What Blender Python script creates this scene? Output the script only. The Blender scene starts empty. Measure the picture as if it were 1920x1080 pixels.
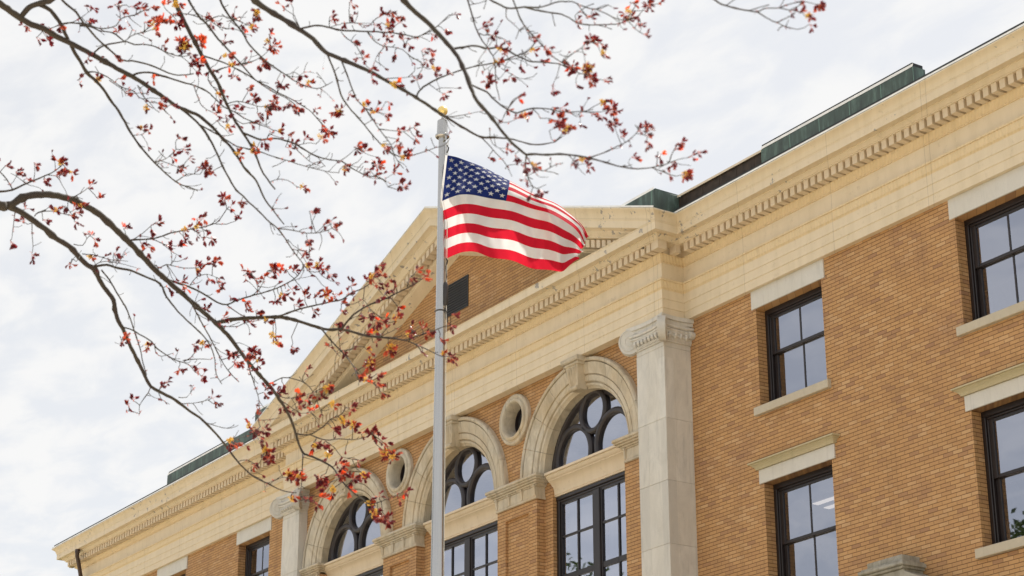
import bpy, math, random
from mathutils import Vector, Matrix
random.seed(7)
R = math.radians
sc = bpy.context.scene
col = sc.collection

# ------------------------------------------------------------------ camera
CAM = Vector((36.6, -23.0, 1.6))
AZ, PITCH, ROLL, FPX = R(-56.6903), R(20.98086), R(-0.1199), 3860.74
def cam_axes():
    ca, sa = math.cos(AZ), math.sin(AZ)
    fwd = Vector((sa*math.cos(PITCH), ca*math.cos(PITCH), math.sin(PITCH)))
    right = Vector((ca, -sa, 0)); up = right.cross(fwd)
    r = math.cos(ROLL)*right + math.sin(ROLL)*up
    u = -math.sin(ROLL)*right + math.cos(ROLL)*up
    return r, u, fwd
RX, UX, FX = cam_axes()
cam_d = bpy.data.cameras.new("camera"); cam = bpy.data.objects.new("camera", cam_d); col.objects.link(cam)
cam.matrix_world = Matrix(((RX.x, UX.x, -FX.x, CAM.x), (RX.y, UX.y, -FX.y, CAM.y), (RX.z, UX.z, -FX.z, CAM.z), (0, 0, 0, 1)))
cam_d.sensor_width = 36; cam_d.lens = 36*FPX/1920
cam_d.clip_start = 0.1; cam_d.clip_end = 6000
cam_d.dof.use_dof = True; cam_d.dof.focus_distance = 36; cam_d.dof.aperture_fstop = 6.7
sc.camera = cam
def at(px, py, d):
    """point seen at a photo pixel, d metres in front of the camera"""
    return CAM + d*FX + d*(px-960)/FPX*RX + d*(540-py)/FPX*UX

# ------------------------------------------------------------------ light
SUN_EL, SUN_DIR = R(60), Vector((-0.30, 0.95, 0)).normalized()      # sun stands behind the building
sun_vec = Vector((SUN_DIR.x*math.cos(SUN_EL), SUN_DIR.y*math.cos(SUN_EL), math.sin(SUN_EL)))
sd = bpy.data.lights.new("sun", 'SUN'); sd.energy = 5.0; sd.angle = R(0.9); sd.color = (1, .95, .86)
so = bpy.data.objects.new("sun", sd); col.objects.link(so)
so.rotation_euler = (-sun_vec).to_track_quat('-Z', 'Y').to_euler(); so.location = (0, 0, 60)

w = bpy.data.worlds.new("World"); sc.world = w; w.use_nodes = True
nt = w.node_tree; N = nt.nodes; L = nt.links
for n in list(N): N.remove(n)
def node(t, **k):
    n = N.new(t)
    for a, v in k.items(): setattr(n, a, v)
    return n
out = node('ShaderNodeOutputWorld'); bg = node('ShaderNodeBackground'); bg.inputs[1].default_value = 0.1
L.new(bg.outputs[0], out.inputs[0])
sky = node('ShaderNodeTexSky', sky_type='NISHITA'); sky.sun_disc = False
sky.sun_elevation = SUN_EL; sky.sun_rotation = math.atan2(SUN_DIR.x, SUN_DIR.y)
sky.air_density = 1.0; sky.dust_density = 1.2; sky.ozone_density = 1.0
tc = node('ShaderNodeTexCoord'); sep = node('ShaderNodeSeparateXYZ'); L.new(tc.outputs['Generated'], sep.inputs[0])
def mth(op, a, b=None, c=None):
    n = node('ShaderNodeMath', operation=op)
    for i, v in enumerate((a, b, c)):
        if v is None: continue
        if hasattr(v, 'links'): L.new(v, n.inputs[i])
        else: n.inputs[i].default_value = v
    return n.outputs[0]
zz = mth('ADD', mth('MAXIMUM', sep.outputs[2], 0.0), 0.12)
cx_ = mth('DIVIDE', sep.outputs[0], zz); cy_ = mth('DIVIDE', sep.outputs[1], zz)
cmb = node('ShaderNodeCombineXYZ'); L.new(cx_, cmb.inputs[0]); L.new(cy_, cmb.inputs[1])
mp = node('ShaderNodeMapping'); mp.inputs['Rotation'].default_value = (0, 0, R(35)); mp.inputs['Scale'].default_value = (1.0, 1.7, 1)
L.new(cmb.outputs[0], mp.inputs[0])
n1 = node('ShaderNodeTexNoise'); n1.inputs['Scale'].default_value = 8.5; n1.inputs['Detail'].default_value = 8; n1.inputs['Roughness'].default_value = .55; n1.inputs['Distortion'].default_value = .3
n2 = node('ShaderNodeTexNoise'); n2.inputs['Scale'].default_value = 1.3; n2.inputs['Detail'].default_value = 3
L.new(mp.outputs[0], n1.inputs[0]); L.new(mp.outputs[0], n2.inputs[0])
mixn = mth('ADD', mth('MULTIPLY', n1.outputs[0], .7), mth('MULTIPLY', n2.outputs[0], .3))
ramp = node('ShaderNodeMapRange'); ramp.interpolation_type = 'SMOOTHSTEP'
ramp.inputs['From Min'].default_value = .40; ramp.inputs['From Max'].default_value = .60
L.new(mixn, ramp.inputs[0])
# thin high cloud: dense towards the sun (north), thinning to the south
side = node('ShaderNodeMapRange'); side.inputs['From Min'].default_value = -.5; side.inputs['From Max'].default_value = .25
side.inputs['To Min'].default_value = .62; side.inputs['To Max'].default_value = .785
L.new(sep.outputs[1], side.inputs[0])
cov = mth('ADD', side.outputs[0], mth('MULTIPLY', ramp.outputs[0], .19))
mixc = node('ShaderNodeMix', data_type='RGBA')
south = node('ShaderNodeMapRange'); south.inputs['From Min'].default_value = .22; south.inputs['From Max'].default_value = -.45  # cloud out of view to the south, brightened to lift light on the facade
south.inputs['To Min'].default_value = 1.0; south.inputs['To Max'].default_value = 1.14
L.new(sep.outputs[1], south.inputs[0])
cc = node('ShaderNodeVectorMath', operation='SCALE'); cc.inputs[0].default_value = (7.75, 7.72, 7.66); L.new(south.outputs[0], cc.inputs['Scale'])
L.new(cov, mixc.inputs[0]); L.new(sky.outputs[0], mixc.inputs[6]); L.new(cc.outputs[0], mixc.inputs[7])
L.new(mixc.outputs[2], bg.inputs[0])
sc.view_settings.view_transform = 'Standard'; sc.view_settings.look = 'None'; sc.view_settings.gamma = 1
sc.view_settings.exposure = 0.3
sc.cycles.max_bounces = 8; sc.cycles.diffuse_bounces = 6; sc.cycles.transparent_max_bounces = 8
sc.cycles.caustics_reflective = False; sc.cycles.caustics_refractive = False

# ------------------------------------------------------------------ helpers
def tag(o, label=None, cat=None, group=None, kind=None):
    if label: o['label'] = label
    if cat: o['category'] = cat
    if group: o['group'] = group
    if kind: o['kind'] = kind
    return o
def empty(name, loc=(0, 0, 0), parent=None):
    o = bpy.data.objects.new(name, None); col.objects.link(o); o.location = loc; o.empty_display_size = .3
    if parent: o.parent = parent
    return o
class MB:
    def __init__(s): s.v = []; s.f = []; s.m = []
    def add(s, vs, fs, m=0):
        b = len(s.v); s.v += [tuple(v) for v in vs]
        for f in fs: s.f.append(tuple(i+b for i in f)); s.m.append(m)
    def box(s, x0, x1, y0, y1, z0, z1, m=0):
        s.add([(x0,y0,z0),(x1,y0,z0),(x1,y1,z0),(x0,y1,z0),(x0,y0,z1),(x1,y0,z1),(x1,y1,z1),(x0,y1,z1)],
              [(0,3,2,1),(4,5,6,7),(0,1,5,4),(1,2,6,5),(2,3,7,6),(3,0,4,7)], m)
    def ebox(s, x0, x1, e0, e1, z0, z1, m=0):      # e = metres in front of the wing wall
        s.box(x0, x1, -e1, -e0, z0, z1, m)
    def cbox(s, x0, x1, e0, e1, z0, z1, c=.01, m=0):   # box with chamfered front edges
        y0, yf = -e0, -e1
        s.add([(x0,y0,z0),(x0,yf+c,z0),(x0+c,yf,z0+c),(x1-c,yf,z0+c),(x1,yf+c,z0),(x1,y0,z0),
               (x0,y0,z1),(x0,yf+c,z1),(x0+c,yf,z1-c),(x1-c,yf,z1-c),(x1,yf+c,z1),(x1,y0,z1)],
              [(0,1,7,6),(1,2,8,7),(2,3,9,8),(3,4,10,9),(4,5,11,10),(5,0,6,11),(0,5,4,1),(1,4,3,2),(6,7,10,11),(7,8,9,10)], m)
    def quad(s, a, b, c, d, m=0): s.add([a,b,c,d], [(0,1,2,3)], m)
    def prism(s, pts, y0, y1, m=0):                # polygon in x,z extruded along y
        n = len(pts); vs = [(x,y0,z) for x,z in pts]+[(x,y1,z) for x,z in pts]
        fs = [tuple(range(n))[::-1], tuple(range(n,2*n))]+[(i,(i+1)%n,(i+1)%n+n,i+n) for i in range(n)]
        s.add(vs, fs, m)
    def tube(s, pts, rad, k=6, m=0, caps=True):
        pts = [Vector(p) for p in pts]
        if len(pts) < 2: return
        b = len(s.v); u = None
        for i, p in enumerate(pts):
            t = (pts[min(i+1,len(pts)-1)]-pts[max(i-1,0)])
            if t.length < 1e-9: t = Vector((0,0,1))
            t.normalize()
            if u is None: u = t.orthogonal().normalized()
            else:
                u = u - t*u.dot(t)
                u = u.normalized() if u.length > 1e-6 else t.orthogonal().normalized()
            vv = t.cross(u); r = rad[i] if isinstance(rad, (list, tuple)) else rad
            for j in range(k):
                a = 2*math.pi*j/k; s.v.append(tuple(p+(u*math.cos(a)+vv*math.sin(a))*r))
        for i in range(len(pts)-1):
            for j in range(k):
                s.f.append((b+i*k+j, b+i*k+(j+1)%k, b+(i+1)*k+(j+1)%k, b+(i+1)*k+j)); s.m.append(m)
        if caps:
            s.f.append(tuple(b+j for j in range(k))[::-1]); s.m.append(m)
            s.f.append(tuple(b+(len(pts)-1)*k+j for j in range(k))); s.m.append(m)
    def lathe(s, c, prof, k=24, m=0):              # prof: (radius, z)
        b = len(s.v)
        for r, z in prof:
            for j in range(k):
                a = 2*math.pi*j/k; s.v.append((c[0]+r*math.cos(a), c[1]+r*math.sin(a), c[2]+z))
        for i in range(len(prof)-1):
            for j in range(k):
                s.f.append((b+i*k+j, b+i*k+(j+1)%k, b+(i+1)*k+(j+1)%k, b+(i+1)*k+j)); s.m.append(m)
        s.f.append(tuple(b+j for j in range(k))[::-1]); s.m.append(m)
        s.f.append(tuple(b+(len(prof)-1)*k+j for j in range(k))); s.m.append(m)
    def arc(s, cx, cz, prof, a0=0., a1=math.pi, n=40, m=0, ends=True):   # prof: (radius, e) swept round a centre in x,z
        b = len(s.v); k = len(prof); full = abs(a1-a0-2*math.pi) < 1e-6
        for i in range(n+(0 if full else 1)):
            a = a0+(a1-a0)*i/n
            for r, e in prof: s.v.append((cx+r*math.cos(a), -e, cz+r*math.sin(a)))
        cnt = n if full else n+1
        for i in range(n):
            i2 = (i+1) % cnt
            for j in range(k-1):
                s.f.append((b+i*k+j, b+i*k+j+1, b+i2*k+j+1, b+i2*k+j)); s.m.append(m)
        if ends and not full:
            s.f.append(tuple(b+j for j in range(k))); s.m.append(m)
            s.f.append(tuple(b+n*k+j for j in range(k))[::-1]); s.m.append(m)
    def sweep(s, path, norms, prof, m=0, n0=None, n1=None, caps=True):   # moulding profile (e,z) along a plan path
        b = len(s.v); k = len(prof); np_ = len(path)
        for i, (x, y) in enumerate(path):
            if i == 0: mx, my = norms[0] if not n0 else (norms[0][0]+n0[0], norms[0][1]+n0[1])
            elif i == np_-1: mx, my = norms[-1] if not n1 else (norms[-1][0]+n1[0], norms[-1][1]+n1[1])
            else: mx, my = norms[i-1][0]+norms[i][0], norms[i-1][1]+norms[i][1]
            for e, z in prof: s.v.append((x+e*mx, y+e*my, z))
        for i in range(np_-1):
            for j in range(k-1):
                s.f.append((b+i*k+j, b+(i+1)*k+j, b+(i+1)*k+j+1, b+i*k+j+1)); s.m.append(m)
        if caps:
            s.f.append(tuple(b+j for j in range(k))[::-1]); s.m.append(m)
            s.f.append(tuple(b+(np_-1)*k+j for j in range(k))); s.m.append(m)
    def build(s, name, mats, parent=None, smooth=False, angle=None):
        me = bpy.data.meshes.new(name); me.from_pydata(s.v, [], s.f)
        if not isinstance(mats, (list, tuple)): mats = [mats]
        for mm in mats: me.materials.append(mm)
        if len(mats) > 1: me.polygons.foreach_set('material_index', s.m)
        if smooth or angle: me.polygons.foreach_set('use_smooth', [True]*len(me.polygons))
        me.update()
        if angle:
            try: me.set_sharp_from_angle(angle=R(angle))
            except Exception: pass
        o = bpy.data.objects.new(name, me); col.objects.link(o)
        if parent: o.parent = parent
        return o

# ------------------------------------------------------------------ materials
class MT:
    """small node-graph helper"""
    def __init__(s, name):
        s.m = bpy.data.materials.new(name); s.m.use_nodes = True; s.t = s.m.node_tree
        s.N = s.t.nodes; s.L = s.t.links
        s.b = s.N['Principled BSDF']; s.o = s.N['Material Output']
    def n(s, t, **k):
        x = s.N.new(t)
        for a, v in k.items(): setattr(x, a, v)
        return x
    def set(s, sock, v):
        if hasattr(v, 'links'): s.L.new(v, sock)
        elif isinstance(v, (tuple, list)) and len(v) == 3 and sock.type == 'RGBA': sock.default_value = (*v, 1)
        else: sock.default_value = v
    def math(s, op, *a):
        x = s.n('ShaderNodeMath', operation=op)
        for i, v in enumerate(a): s.set(x.inputs[i], v)
        return x.outputs[0]
    def pos(s):
        g = s.n('ShaderNodeTexCoord'); return g.outputs['Object']
    def sep(s, v):
        x = s.n('ShaderNodeSeparateXYZ'); s.L.new(v, x.inputs[0]); return x.outputs
    def comb(s, *a):
        x = s.n('ShaderNodeCombineXYZ')
        for i, v in enumerate(a): s.set(x.inputs[i], v)
        return x.outputs[0]
    def noise(s, vec, scale, detail=4, rough=.55, dist=0):
        x = s.n('ShaderNodeTexNoise'); s.L.new(vec, x.inputs['Vector'])
        x.inputs['Scale'].default_value = scale; x.inputs['Detail'].default_value = detail
        x.inputs['Roughness'].default_value = rough; x.inputs['Distortion'].default_value = dist
        return x.outputs[0]
    def maprange(s, v, a, b, c=0., d=1.):
        x = s.n('ShaderNodeMapRange'); s.L.new(v, x.inputs[0])
        for i, q in enumerate((a, b, c, d)): x.inputs[i+1].default_value = q
        return x.outputs[0]
    def mix(s, f, a, b, mode='MIX'):
        x = s.n('ShaderNodeMix', data_type='RGBA', blend_type=mode)
        s.set(x.inputs[0], f); s.set(x.inputs[6], a); s.set(x.inputs[7], b); return x.outputs[2]
    def ramp(s, v, stops):
        x = s.n('ShaderNodeValToRGB'); e = x.color_ramp.elements
        while len(e) < len(stops): e.new(.5)
        for i, (p, c) in enumerate(stops): e[i].position = p; e[i].color = (*c, 1)
        s.L.new(v, x.inputs[0]); return x.outputs[0]
    def bump(s, h, strength=.3, dist=.01):
        x = s.n('ShaderNodeBump'); x.inputs['Strength'].default_value = strength; x.inputs['Distance'].default_value = dist
        s.L.new(h, x.inputs['Height']); s.L.new(x.outputs[0], s.b.inputs['Normal'])
    def col(s, v): s.set(s.b.inputs['Base Color'], v)
    def rough(s, v): s.set(s.b.inputs['Roughness'], v)
def plain(name, c, rough=.6, metal=0., var=.12, scale=8., bump=0):
    t = MT(name); p = t.pos(); nz = t.noise(p, scale, 5)
    t.col(t.mix(t.maprange(nz, .3, .7), tuple(x*(1-var) for x in c), tuple(min(1, x*(1+var)) for x in c)))
    t.rough(rough); t.b.inputs['Metallic'].default_value = metal
    if bump: t.bump(t.noise(p, scale*6, 4), bump, .004)
    return t.m

def brick_mat(name, cols, mortar):
    t = MT(name); x, y, z = t.sep(t.pos())
    u = t.math('ADD', x, y); BW, RH = .213, .0677
    vec = t.comb(u, z, 0.)
    wob = t.n('ShaderNodeTexNoise'); t.L.new(vec, wob.inputs[0]); wob.inputs['Scale'].default_value = 9
    vm = t.n('ShaderNodeVectorMath', operation='MULTIPLY_ADD'); t.L.new(wob.outputs[1], vm.inputs[0])
    vm.inputs[1].default_value = (.008, .008, 0); t.L.new(vec, vm.inputs[2])
    br = t.n('ShaderNodeTexBrick'); t.L.new(vm.outputs[0], br.inputs['Vector'])
    br.inputs['Scale'].default_value = 1; br.inputs['Mortar Size'].default_value = .0072; br.inputs['Mortar Smooth'].default_value = .25
    br.inputs['Brick Width'].default_value = BW; br.inputs['Row Height'].default_value = RH
    su, sv, _ = t.sep(vm.outputs[0])
    row = t.math('FLOOR', t.math('DIVIDE', sv, RH))
    even = t.math('SUBTRACT', 1., t.math('FLOORED_MODULO', row, 2.))
    cl = t.math('FLOOR', t.math('DIVIDE', t.math('ADD', su, t.math('MULTIPLY', even, BW*.5)), BW))
    wn = t.n('ShaderNodeTexWhiteNoise', noise_dimensions='2D'); t.L.new(t.comb(cl, row, 0.), wn.inputs['Vector'])
    tone = t.ramp(wn.outputs[0], [(0., cols[0]), (.12, cols[1]), (.5, cols[2]), (.8, cols[3]), (1., cols[4])])
    big = t.noise(vec, .55, 5, .6); big2 = t.noise(vec, 2.2, 6, .65)
    tone = t.mix(t.math('MULTIPLY', t.maprange(big2, .5, .8), .45), tone, tuple(c*.62 for c in cols[1]))
    tone = t.mix(t.maprange(big, .3, .75, 0., .35), tone, tuple(c*.8 for c in cols[2]))
    fine = t.noise(vec, 60, 4)
    tone = t.mix(t.maprange(fine, .3, .7, 0., .18), tone, tuple(c*.6 for c in cols[2]))
    fv = t.math('ABSOLUTE', t.math('SUBTRACT', t.math('FRACT', t.math('DIVIDE', sv, RH)), .5))
    hl = t.maprange(fv, .385, .45)
    jn = t.math('MAXIMUM', hl, t.math('MULTIPLY', br.outputs['Fac'], .55))
    blot = t.noise(vec, .8, 4, .6); gr = t.noise(vec, 24, 5, .75)
    st = t.math('MULTIPLY', t.maprange(blot, .54, .72), t.maprange(gr, .35, .6))
    tone = t.mix(t.math('MULTIPLY', st, .62), tone, (.30,.165,.105))
    drip = t.noise(t.comb(t.math('MULTIPLY', u, 3.2), t.math('MULTIPLY', z, .22), 0.), 1., 5, .6)
    tone = t.mix(t.maprange(drip, .56, .78, 0., .38), tone, (.24,.13,.065))
    t.col(t.mix(t.math('MULTIPLY', jn, .92), tone, mortar)); t.rough(.88)
    h = t.math('SUBTRACT', t.math('MULTIPLY', fine, .25), br.outputs['Fac']); t.bump(h, .55, .008)
    return t.m
M = {}
M['brick'] = brick_mat('brick', [(.35,.19,.105),(.465,.26,.118),(.515,.29,.124),(.55,.318,.14),(.59,.37,.19)], (.12,.06,.026))

def paint_mat(name, base, peel=0., seams=True, beads=False):
    t = MT(name); P = t.pos(); x, y, z = t.sep(P)
    u = t.math('ADD', x, y)
    streak = t.noise(t.comb(t.math('MULTIPLY', u, 5.), 0., t.math('MULTIPLY', z, .9)), 1., 5, .6)
    blot = t.noise(P, 1.6, 5, .6)
    c = t.mix(t.maprange(streak, .42, .75, 0., .42), base, (base[0]*.74, base[1]*.71, base[2]*.62))
    c = t.mix(t.maprange(blot, .35, .75, 0., .25), c, (base[0]*1.1, base[1]*1.12, base[2]*1.22))
    grime = t.noise(P, 7., 6, .7)
    c = t.mix(t.maprange(grime, .58, .78, 0., .45), c, (base[0]*.45, base[1]*.40, base[2]*.32))
    if seams:
        fr = t.math('FLOORED_MODULO', t.math('ADD', u, .35), 2.44)
        sm = t.math('LESS_THAN', fr, .014)
        fr2 = t.math('FLOORED_MODULO', t.math('ADD', u, .47), 7.32); sm = t.math('MAXIMUM', sm, t.math('LESS_THAN', fr2, .014))
        c = t.mix(t.math('MULTIPLY', sm, .30), c, (.16, .11, .06))
    h = streak
    if beads:
        wv = t.math('SINE', t.math('MULTIPLY', u, 2*math.pi/.075))
        c = t.mix(t.maprange(wv, -1., .2, .07, 0.), c, (base[0]*.55, base[1]*.47, base[2]*.32)); h = wv
    if peel:
        msk = t.noise(P, 5.5, 8, .66); area = t.noise(P, .42, 3, .5)
        mm = t.math('MULTIPLY', t.math('GREATER_THAN', msk, .612), t.math('GREATER_THAN', area, .53))
        c = t.mix(t.math('MULTIPLY', mm, peel), c, (.22, .21, .215))
    t.col(c); t.rough(.62); t.bump(h, .25 if not beads else .35, .006 if not beads else .012)
    return t.m
CREAM = (.70, .592, .432)
M['paint'] = paint_mat('cream_paint', CREAM)
M['paint_peel'] = paint_mat('cream_paint_peeling', CREAM, peel=.8)
M['paint_bead_warm'] = paint_mat('cream_paint_carved_bounce', (.72,.575,.365), beads=True)  # same cream, yellowed to put warm ground bounce into the colour
M['paint_plain'] = paint_mat('cream_paint_dentil', (.66,.55,.405), seams=False)

def stone_mat(name, base, dark, warm, amt=.5, scale=1.8, rough=.75, soot=.0, blocks=False):
    t = MT(name); P = t.pos(); x, y, z = t.sep(P)
    v = t.n('ShaderNodeMapping'); t.L.new(P, v.inputs[0]); v.inputs['Scale'].default_value = (1, 1, .45); v.inputs['Rotation'].default_value = (R(20), R(15), 0)
    vein = t.noise(v.outputs[0], scale*2.2, 8, .65, 1.2)
    c = t.mix(t.maprange(vein, .38, .72, 0., amt), base, dark)
    c = t.mix(t.maprange(t.noise(P, 1.1, 4), .4, .75, 0., .55 if not blocks else .3), c, warm)
    if blocks:
        bn = t.n('ShaderNodeTexWhiteNoise', noise_dimensions='2D')
        t.L.new(t.comb(t.math('FLOOR', t.math('DIVIDE', t.math('SUBTRACT', z, 1.1), 1.19)), t.math('FLOOR', t.math('MULTIPLY', t.math('ADD', x, y), 2.6)), 0.), bn.inputs['Vector'])
        c = t.mix(t.maprange(bn.outputs[0], 0., 1., 0., .32), c, warm); c = t.mix(t.maprange(bn.outputs[0], .5, 1., 0., .55), c, dark)
    strk = t.noise(t.comb(t.math('MULTIPLY', t.math('ADD', x, y), 9.), 0., t.math('MULTIPLY', z, 1.1)), 1., 5, .65)
    c = t.mix(t.maprange(strk, .55, .8, 0., .35+soot), c, tuple(q*.55 for q in dark))
    fine = t.noise(P, 40, 5, .7)
    c = t.mix(t.maprange(fine, .55, .8, 0., .3), c, tuple(q*.6 for q in dark))
    t.col(c); t.rough(rough); t.bump(fine, .25, .004)
    return t.m
M['marble'] = stone_mat('pale_marble', (.655,.635,.595), (.46,.45,.43), (.62,.56,.46), .7, 1.6, .7, .2, True)
M['limestone'] = stone_mat('stained_limestone', (.60,.545,.45), (.27,.235,.18), (.56,.40,.20), .75, 1.5, .85, .45)
M['lintel'] = stone_mat('lintel_stone', (.62,.60,.56), (.47,.455,.43), (.58,.54,.46), .4, 3.)
M['sill'] = stone_mat('sill_stone', (.52,.46,.36), (.38,.34,.27), (.48,.41,.30), .4, 3.)
M['hood'] = stone_mat('hood_stone', (.50,.43,.28), (.38,.33,.20), (.44,.40,.24), .4, 3.)
M['grey_stone'] = stone_mat('weathered_stone', (.40,.38,.33), (.16,.15,.12), (.28,.24,.15), .8, 2.5, .9, .3)

def copper_mat():
    t = MT('verdigris_copper'); P = t.pos(); x, y, z = t.sep(P); u = t.math('ADD', x, y)
    st = t.noise(t.comb(t.math('MULTIPLY', u, 6.), 0., t.math('MULTIPLY', z, 1.5)), 1., 6, .65)
    c = t.ramp(st, [(.25,(.030,.040,.039)),(.5,(.055,.085,.077)),(.64,(.10,.16,.14)),(.8,(.20,.30,.26))])
    fr = t.math('FLOORED_MODULO', u, .78); c = t.mix(t.math('MULTIPLY', t.math('LESS_THAN', fr, .02), .6), c, (.16,.30,.25))
    t.col(c); t.rough(.6); t.bump(st, .2, .01); return t.m
M['copper'] = copper_mat()
M['rotten'] = plain('bare_dark_timber', (.035,.024,.018), .8, 0, .5, 6, .4)
M['roof'] = plain('dark_roofing', (.035,.038,.042), .8, 0, .25, 3, .2)
M['frame'] = plain('dark_brown_frame', (.016,.011,.011), .38, 0, .25, 4)
M['frame_arch'] = plain('dark_bronze_frame', (.026,.020,.022), .45, 0, .25, 4)
M['louver'] = plain('dark_louver', (.022,.024,.028), .5, 0, .2, 4)
M['inside'] = plain('room_wall', (.30,.30,.32), .9)
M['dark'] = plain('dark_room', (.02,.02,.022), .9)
M['blind'] = plain('pale_blind', (.52,.52,.56), .85, 0, .04, 2)
M['paper'] = plain('white_paper', (.80,.82,.78), .8, 0, .03, 5)
M['brown_pipe'] = plain('brown_painted_pipe', (.05,.028,.022), .4, 0, .25, 5)
def glass_mat(name, tint, ior=1.75):
    t = MT(name); t.N.remove(t.b)
    tr = t.n('ShaderNodeBsdfTransparent'); tr.inputs[0].default_value = (*tint, 1)
    gl = t.n('ShaderNodeBsdfGlossy'); gl.inputs['Roughness'].default_value = .015; gl.inputs[0].default_value = (.85,.88,1,1)
    nz = t.noise(t.pos(), .7, 2); bp = t.n('ShaderNodeBump'); bp.inputs['Strength'].default_value = .06; bp.inputs['Distance'].default_value = .05
    t.L.new(nz, bp.inputs['Height']); t.L.new(bp.outputs[0], gl.inputs['Normal'])
    fr = t.n('ShaderNodeFresnel'); fr.inputs[0].default_value = ior
    mx = t.n('ShaderNodeMixShader'); t.L.new(fr.outputs[0], mx.inputs[0]); t.L.new(tr.outputs[0], mx.inputs[1]); t.L.new(gl.outputs[0], mx.inputs[2])
    t.L.new(mx.outputs[0], t.o.inputs[0]); return t.m
M['glass_clear'] = glass_mat('casement_glass', (.92,.94,.96), 6.5)
M['curtain'] = plain('white_curtain', (.80,.80,.82), .9, 0, .03, 2)
M['glass'] = glass_mat('window_glass', (.80,.82,.88), 4.7)
M['glass_arch'] = glass_mat('arch_window_glass', (.6,.66,.72), 5.5)
# ------------------------------------------------------------------ ground
g = MB(); g.quad((-3000,-3000,0),(3000,-3000,0),(3000,3000,0),(-3000,3000,0))
def grass_mat():
    t = MT('lawn'); P = t.pos(); a = t.noise(P, .35, 6, .6); b = t.noise(P, 30, 5, .7)
    c = t.ramp(a, [(.3,(.060,.085,.022)),(.55,(.085,.115,.03)),(.75,(.115,.12,.045))])
    t.col(t.mix(t.maprange(b, .35, .7, 0., .5), c, (.03,.05,.012))); t.rough(.95); t.bump(b, .6, .05); return t.m
lawn = g.build('lawn', grass_mat()); tag(lawn, kind='structure')
g = MB(); g.quad((-90,-75,.004),(90,-75,.004),(90,-4.5,.004),(-90,-4.5,.004))  # unseen paving, made broad and pale to bounce light onto the facade
def pave_mat():
    t = MT('pale_bounce_paving'); P = t.pos(); x, y, z = t.sep(P)
    c = t.mix(t.noise(P, 2.5, 6, .6), (.60,.51,.38), (.70,.60,.46))
    j = t.math('MAXIMUM', t.math('LESS_THAN', t.math('FLOORED_MODULO', x, 1.5), .015), t.math('LESS_THAN', t.math('FLOORED_MODULO', y, 1.5), .015))
    t.col(t.mix(j, c, (.16,.14,.11))); t.rough(.9); return t.m
pv = g.build('forecourt_bounce_paving', pave_mat()); tag(pv, kind='structure')

# ------------------------------------------------------------------ the building
B = empty('brick_building')
tag(B, 'ochre brick public building with cream cornice, pediment, pale pilasters and arched windows behind the flag', 'building')
XE = 22.3; PX = 7.62; PY = .52                 # half length, portico half width and projection
BACK = 14.0
EB = .40                                       # front of the portico brickwork
ZB, ZT = 0.0, 15.02
WX = (10.57, 15.62, 20.66); HW = .89
ROWS = ((12.78, 14.65), (9.16, 11.375))

wall = MB()
def wall_grid(x0, x1, z0, z1, e, holes, dep, mb=wall):
    xs = sorted({x0, x1, *[h[0] for h in holes], *[h[1] for h in holes]})
    zs = sorted({z0, z1, *[h[2] for h in holes], *[h[3] for h in holes]})
    for a, b in zip(xs, xs[1:]):
        for c, d in zip(zs, zs[1:]):
            mx, mz = (a+b)/2, (c+d)/2
            if any(h[0] < mx < h[1] and h[2] < mz < h[3] for h in holes): continue
            mb.quad((a,-e,c),(b,-e,c),(b,-e,d),(a,-e,d))
    for a, b, c, d in holes:
        f = e-dep
        mb.quad((a,-e,c),(a,-e,d),(a,-f,d),(a,-f,c)); mb.quad((b,-e,c),(b,-f,c),(b,-f,d),(b,-e,d))
        mb.quad((a,-e,d),(b,-e,d),(b,-f,d),(a,-f,d)); mb.quad((a,-e,c),(a,-f,c),(b,-f,c),(b,-e,c))
holes = [(sx*x-HW, sx*x+HW, a, b) for x in WX for sx in (1,) for a, b in ROWS]
wall_grid(PX-.3, XE, ZB, ZT, 0, holes, .36)
wall_grid(-XE, -PX+.3, ZB, ZT, 0, [(-b, -a, c, d) for a, b, c, d in holes], .36)
# portico brickwork: piers, arches, round holes
AXC = (-4.75, 0, 4.75); OXC = (-2.375, 2.375); ZS = 12.92; WHW = 1.36; RH = 1.8; OZ = 14.38
def grid_round(cx, cz, r, bx0, bx1, bz0, bz1, e, a0, a1, n):
    pts = []
    for i in range(n+1):
        a = a0+(a1-a0)*i/n; c, s_ = math.cos(a), math.sin(a)
        k = 1e9
        if abs(c) > 1e-9: k = min(k, ((bx1 if c > 0 else bx0)-cx)/c)
        if abs(s_) > 1e-9: k = min(k, ((bz1 if s_ > 0 else bz0)-cz)/s_)
        pts.append(((cx+r*c, cz+r*s_), (cx+k*c, cz+k*s_)))
    for (p, q), (p2, q2) in zip(pts, pts[1:]):
        wall.quad((p[0],-e,p[1]),(q[0],-e,q[1]),(q2[0],-e,q2[1]),(p2[0],-e,p2[1]))
cell = 1.85
def corner_angles(hw, up):
    return math.atan2(up, hw)
for cx in AXC:
    ca = corner_angles(cell, ZT-ZS)
    for a0, a1, n in ((0, ca, 12), (ca, math.pi-ca, 24), (math.pi-ca, math.pi, 12)):
        grid_round(cx, ZS, RH, cx-cell, cx+cell, ZS, ZT, EB, a0, a1, n)
for cx in OXC:
    hw = .525; up = ZT-OZ
    ca = math.atan2(up, hw); cb = math.atan2(up, hw)
    angs = [0, ca, math.pi-ca, math.pi+ca, 2*math.pi-ca, 2*math.pi]
    for a0, a1 in zip(angs, angs[1:]): grid_round(cx, OZ, .44, cx-hw, cx+hw, OZ-up, OZ+up, EB, a0, a1, 10)
    wall.quad((cx-hw,-EB,ZS),(cx+hw,-EB,ZS),(cx+hw,-EB,OZ-up),(cx-hw,-EB,OZ-up))
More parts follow.
